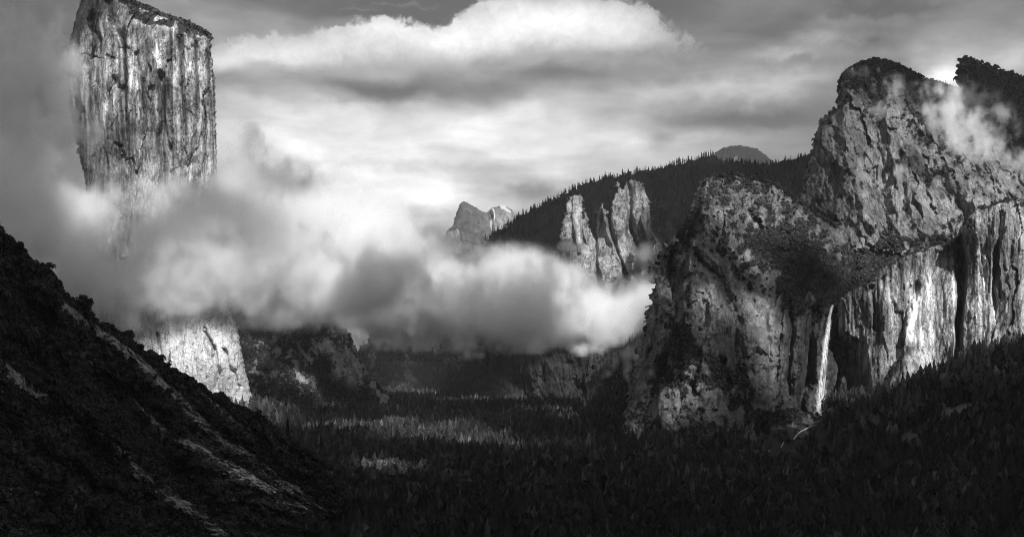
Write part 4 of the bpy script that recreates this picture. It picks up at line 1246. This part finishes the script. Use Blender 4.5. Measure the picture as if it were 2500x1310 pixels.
def cloud(name, puffs, vox, dens, label, seed, mat, noise=.42, slope=1.8, lmax=60, gain=1.7, cat='cloud', kind='stuff', squash=(1, 1, 1.5), margin=1.5):
    """puffs: (px, py, distance, rx, ry, depth radius m, strength) -> one cloud"""
    C = np.array([at(p[0], p[1], p[2]) for p in puffs])
    Rr = np.array([(p[3] * p[2] / FPX, p[5], p[4] * p[2] / FPX) for p in puffs])
    lo = (C - Rr * margin).min(0)
    hi = (C + Rr * margin).max(0)
    n = np.maximum(((hi - lo) / vox).astype(int) + 1, 4)
    hi = lo + (n - 1) * vox
    ax = [(lo[i] + np.arange(n[i]) * vox).astype(np.float32) for i in range(3)]
    Fd = np.zeros(tuple(n), np.float32)
    for c, r, p in zip(C, Rr, puffs):
        sl3 = tuple(slice(max(0, int((c[i] - r[i] * margin - lo[i]) / vox)), min(n[i], int((c[i] + r[i] * margin - lo[i]) / vox) + 2)) for i in range(3))
        q = ((ax[0][sl3[0]][:, None, None] - c[0]) / r[0]) ** 2 + ((ax[1][sl3[1]][None, :, None] - c[1]) / r[1]) ** 2 + ((ax[2][sl3[2]][None, None, :] - c[2]) / r[2]) ** 2
        Fd[sl3] = np.maximum(Fd[sl3], p[6] * np.exp(-q * 1.1)) + .25 * np.minimum(Fd[sl3], p[6] * np.exp(-q * 1.1))
    nz = fbm3(tuple(n), seed, slope, lmax, squash)
    nz2 = fbm3(tuple(n), seed + 1, 1.5, 18, squash)
    nb = fbm3(tuple(n), seed + 2, 2.4, lmax * .5, squash)
    f = Fd - .42 + noise * .8 * nz + .08 * nz2 + .22 * (.8 - 1.2 * np.abs(nb))
    d = np.clip(f * gain, 0, 1) ** 1.3 * dens * sstep(Fd, .10, .26)
    o = volume(name, tuple(float(v) for v in lo), tuple(float(v) for v in hi), d, mat)
    tag(o, label, cat, kind=kind)
    print(name, n, 'mean', d.mean())
    return o


M_CLOUD = cloud_mat('cloud_vapour', .0, 1.0, .965)
M_MIST = cloud_mat('mist_vapour', .0)
cloud('cloud_bank', [
    (20, 250, 3150, 110, 330, 260, .9), (90, 520, 3000, 150, 160, 220, .9), (160, 420, 3080, 60, 130, 120, .7),
    (300, 510, 3060, 180, 85, 110, 1.0), (430, 570, 3040, 190, 100, 120, 1.0), (235, 345, 3100, 75, 70, 60, .72), (180, 190, 3150, 34, 130, 60, .60), (158, 300, 3140, 48, 130, 90, .85), (200, 420, 3090, 70, 60, 80, .85), (265, 430, 3090, 50, 40, 60, .7), (150, 90, 3200, 24, 90, 60, .6), (290, 300, 3130, 36, 26, 40, .52), (310, 330, 3110, 40, 50, 40, .5), (330, 410, 3090, 60, 60, 50, .56), (455, 470, 3070, 60, 40, 60, .6), (560, 460, 3120, 55, 80, 100, .9),
    (600, 400, 3500, 60, 100, 200, .75), (660, 480, 3500, 110, 90, 250, .9), (760, 540, 3400, 150, 90, 260, 1.0), (820, 520, 3400, 70, 80, 160, .9),
    (880, 580, 3350, 120, 90, 260, 1.0), (960, 590, 3250, 80, 90, 200, 1.0), (930, 680, 3200, 130, 80, 220, 1.0),
    (180, 680, 3000, 240, 110, 150, 1.0), (430, 680, 3000, 220, 95, 110, 1.0), (620, 650, 3100, 200, 120, 200, 1.0), (700, 725, 3150, 180, 45, 160, .9),
    (1050, 620, 3700, 90, 50, 250, .9), (1060, 575, 4000, 50, 25, 160, .7), (1080, 700, 3500, 180, 90, 300, 1.0), (1180, 640, 4000, 90, 60, 250, .85),
    (1250, 720, 3500, 180, 90, 300, 1.0), (1300, 720, 3800, 120, 66, 260, 1.0), (1450, 775, 3700, 170, 52, 300, 1.0), (1570, 750, 3700, 90, 70, 260, 1.0),
    (960, 770, 3600, 120, 45, 200, .8), (1100, 790, 3700, 100, 40, 200, .75), (1230, 775, 3800, 110, 55, 220, .8), (1370, 805, 3800, 100, 36, 220, .75), (1480, 785, 3500, 110, 50, 200, .75), (1030, 822, 3650, 60, 26, 90, .62), (1180, 838, 3700, 40, 22, 70, .6), (940, 812, 3500, 50, 24, 90, .58), (1290, 842, 3700, 50, 20, 70, .58), (1420, 850, 3550, 40, 20, 60, .58), (1610, 610, 3900, 30, 22, 60, .1), (1640, 590, 4000, 22, 14, 50, .1), (480, 750, 3020, 190, 34, 90, .7), (700, 780, 3500, 200, 40, 260, .7),
    (1300, 640, 4150, 50, 32, 130, .7), (1400, 600, 4300, 60, 16, 50, .46), (1575, 620, 4100, 40, 30, 100, .6),
], 8.5, .026, 'thick bank of low cloud filling the valley and wrapping the tall cliff', 61, M_CLOUD, lmax=80)
cloud('mist', [(2310, 270, 2780, 45, 60, 60, .8), (2360, 320, 2760, 60, 50, 60, 1.0), (2400, 360, 2740, 40, 40, 50, .8), (2270, 210, 2900, 35, 35, 50, .55), (2440, 300, 3000, 50, 60, 60, .5), (2380, 240, 3150, 60, 40, 60, .5)],
      6.0, .034, 'white wisp of mist drifting across the shoulder of the domed massif', 63, M_MIST, lmax=16, noise=.42)
cloud('mist', [(2180, 210, 2900, 50, 30, 40, .55), (2160, 270, 2850, 40, 25, 40, .5), (2200, 420, 2760, 40, 25, 30, .42), (2480, 400, 2760, 60, 40, 50, .55), (2090, 175, 3010, 40, 22, 30, .5)],
      6.0, .018, 'thin veil of mist on the cap of the domed massif', 64, M_MIST, lmax=13, noise=.42)
cloud('mist', [(1860, 800, 2260, 26, 40, 24, .7), (1850, 840, 2250, 34, 26, 22, .6), (1880, 770, 2270, 14, 24, 18, .5)], 4.0, .030, 'small puff of mist against the bright face left of the waterfall', 65, M_MIST, lmax=13, noise=.42)
cloud('mist', [(1530, 862, 3050, 30, 16, 40, .8), (1505, 885, 3050, 26, 15, 40, .7), (1552, 840, 3000, 18, 16, 30, .7), (1480, 908, 3100, 18, 12, 30, .6), (1535, 905, 3050, 16, 22, 30, .6), (1560, 870, 3000, 14, 20, 30, .6)], 6.0, .026,
      'bright scrap of mist behind the lower left edge of the waterfall buttress', 66, M_MIST, lmax=13, noise=.42)
cloud('mist', [(1150, 865, 4600, 30, 14, 60, .8), (1120, 840, 4700, 60, 20, 90, .8), (1235, 850, 4700, 40, 18, 80, .6), (1330, 850, 4700, 60, 18, 80, .7), (1440, 850, 4500, 50, 18, 80, .7), (1000, 835, 4800, 80, 24, 120, .7),
               (1380, 890, 4600, 26, 12, 50, .5), (900, 830, 4700, 40, 26, 100, .7)], 9.0, .022, 'ragged lower fringe of mist hanging before the far wooded ridge', 67, M_MIST, lmax=13, noise=.42)
cloud('mist', [(920, 850, 4900, 90, 60, 300, .8), (1050, 880, 5000, 120, 60, 350, .9), (1180, 860, 5000, 120, 60, 350, .9), (1310, 880, 5000, 120, 60, 350, .9), (1430, 870, 4800, 110, 70, 350, .9), (1530, 880, 4200, 60, 60, 250, .8), (1120, 930, 5100, 200, 30, 300, .7), (1380, 930, 4900, 160, 30, 300, .7)],
      20.0, .0012, 'thin grey mist hanging in the far valley below the cloud bank', 70, M_MIST, lmax=20, noise=.34, gain=.8)
cloud('mist', [(840, 880, 3650, 50, 40, 60, .62), (860, 920, 3600, 40, 30, 60, .55), (800, 840, 3700, 40, 30, 60, .5)], 8.0, .009, 'thin bright veil of mist over the pale slab beyond the tall cliff', 68, M_MIST, lmax=14, noise=.4)
cloud('spray', [(1990, 1020, 2425, 18, 22, 18, .8), (1965, 1035, 2390, 26, 16, 20, .7), (2012, 1000, 2430, 12, 34, 14, .5), (1940, 1055, 2340, 18, 14, 16, .5), (2013, 860, 2455, 10, 50, 8, .50), (2008, 920, 2450, 14, 46, 10, .55), (2002, 970, 2446, 19, 40, 12, .62), (1996, 1010, 2440, 26, 26, 16, .75)], 3.5, .075,
      'spray billowing at the foot of the waterfall', 69, M_MIST, lmax=10, noise=.35, cat='spray')

# ------------------------------------------------------------------ unseen cloud deck added to shade the land, gaps aimed at chosen sunlit spots
HOLES = [(1500, 735, 3450, 150), (1400, 740, 3500, 120), (1590, 690, 3550, 90), (230, 510, 3040, 95), (390, 490, 3040, 80), (560, 465, 3080, 65), (955, 530, 3200, 65), (965, 600, 3200, 80), (940, 665, 3150, 75), (720, 725, 3050, 60), (640, 735, 3050, 55), (800, 705, 3100, 60),
         (1320, 640, 3900, 130), (1430, 630, 4000, 140), (1250, 690, 3500, 110), (1160, 740, 3400, 80), (1480, 690, 3600, 130), (1380, 690, 3600, 110), (1560, 650, 4000, 110),
         (290, 120, 3250, 170), (400, 100, 3230, 260), (400, 300, 3150, 180), (500, 250, 3200, 220), (500, 890, 3060, 210), (840, 900, 3900, 210), (930, 970, 3950, 140),
         (720, 930, 3750, 190), (830, 1052, 2950, 70), (900, 1062, 2800, 80), (960, 1048, 3000, 70), (1010, 1075, 2620, 85), (1080, 1062, 2800, 80), (1130, 1088, 2500, 80), (1180, 1075, 2650, 60), (1215, 1098, 2400, 60), (1250, 1100, 2380, 40), (930, 1092, 2480, 45), (850, 1162, 1950, 45), (905, 1172, 1880, 50), (955, 1180, 1830, 45), (995, 1176, 1850, 36), (760, 1060, 2850, 50), (680, 1015, 3500, 80), (1080, 990, 4600, 90), (980, 880, 5600, 260),
         (1420, 560, 4650, 180), (1530, 500, 4650, 160), (1650, 550, 4700, 120), (1490, 630, 4500, 150), (1850, 800, 2380, 66), (1875, 890, 2350, 62), (1722, 755, 2320, 48), (1640, 990, 2260, 62), (1740, 925, 2250, 42), (1890, 520, 2700, 150), (1790, 480, 2650, 120), (1830, 620, 2500, 70),
         (2230, 400, 2880, 190), (2300, 430, 2880, 300), (2450, 450, 2850, 260), (2130, 540, 2780, 90), (2050, 350, 2950, 60), (2380, 330, 2800, 130), (2190, 240, 2950, 90), (2235, 770, 2330, 150), (2310, 700, 2300, 120), (2430, 640, 2240, 150), (2420, 760, 2220, 110), (2520, 700, 2200, 120),
         (2015, 880, 2460, 90), (2150, 620, 2650, 130), (1985, 1030, 2420, 70), (1945, 1065, 2360, 45), (590, 1150, 1150, 34), (690, 1185, 1220, 36), (500, 1050, 1150, 34), (1520, 875, 3050, 110), (1625, 700, 2430, 45)]
lo, hi, vx = np.array([-3200., -4200., 2350.]), np.array([4600., 3600., 2650.]), 50.0
nn = ((hi - lo) / vx).astype(int) + 1
ax = [lo[i] + np.arange(nn[i]) * vx for i in range(3)]
GXd, GYd, GZd = np.meshgrid(*ax, indexing='ij')
cover = np.ones(GXd.shape)
nzd = fbm3(GXd.shape, 77, 1.6, 20)
for px, py, D, rad in HOLES:
    T = at(px, py, D)
    vx_, vy_, vz_ = GXd - T[0], GYd - T[1], GZd - T[2]
    al = vx_ * SD[0] + vy_ * SD[1] + vz_ * SD[2]
    d = np.sqrt((vx_ - al * SD[0]) ** 2 + (vy_ - al * SD[1]) ** 2 + (vz_ - al * SD[2]) ** 2)
    cover *= sstep(d / rad + .12 * nzd, .65, 1.25)
deck = np.clip(cover, 0, 1) * (.0048 + .0010 * nzd) * (1 + 1.1 * sstep(-GYd, 1500, 2200))
edge_ = np.minimum(np.minimum(GXd - lo[0], hi[0] - GXd), np.minimum(GYd - lo[1], hi[1] - GYd))
deck = np.clip(deck * sstep(edge_, 0, 300), 0, .02)
tag(volume('unseen_cloud_deck', tuple(map(float, lo)), tuple(map(float, hi)), deck, cloud_mat('shade_deck_vapour', .0, 1.0, .9)), 'added unseen cloud layer high over the viewpoint, shaped to cast the patchy light', 'cloud', kind='stuff')

# ------------------------------------------------------------------ the air between
hm = bpy.data.materials.new('hazy_air')
hm.use_nodes = True
hm.node_tree.nodes.clear()
ho = hm.node_tree.nodes.new('ShaderNodeOutputMaterial')
hp = hm.node_tree.nodes.new('ShaderNodeVolumePrincipled')
hp.inputs['Color'].default_value = (.95, .95, .95, 1)
hp.inputs['Density'].default_value = 1.6e-5
hm.node_tree.links.new(hp.outputs[0], ho.inputs[1])
X0, X1, Y0, Y1, Z0, Z1 = -36000, 36000, -5000, 16500, -40, 2720
hv_ = np.array([(x, y, z) for x in (X0, X1) for y in (Y0, Y1) for z in (Z0, Z1)])
hf_ = np.array([(0, 1, 3, 2), (4, 6, 7, 5), (0, 4, 5, 1), (2, 3, 7, 6), (0, 2, 6, 4), (1, 5, 7, 3)])
tag(link('haze', mesh_from('haze', hv_, hf_, hm, smooth=False)), 'thin haze filling the valley air', kind='stuff')
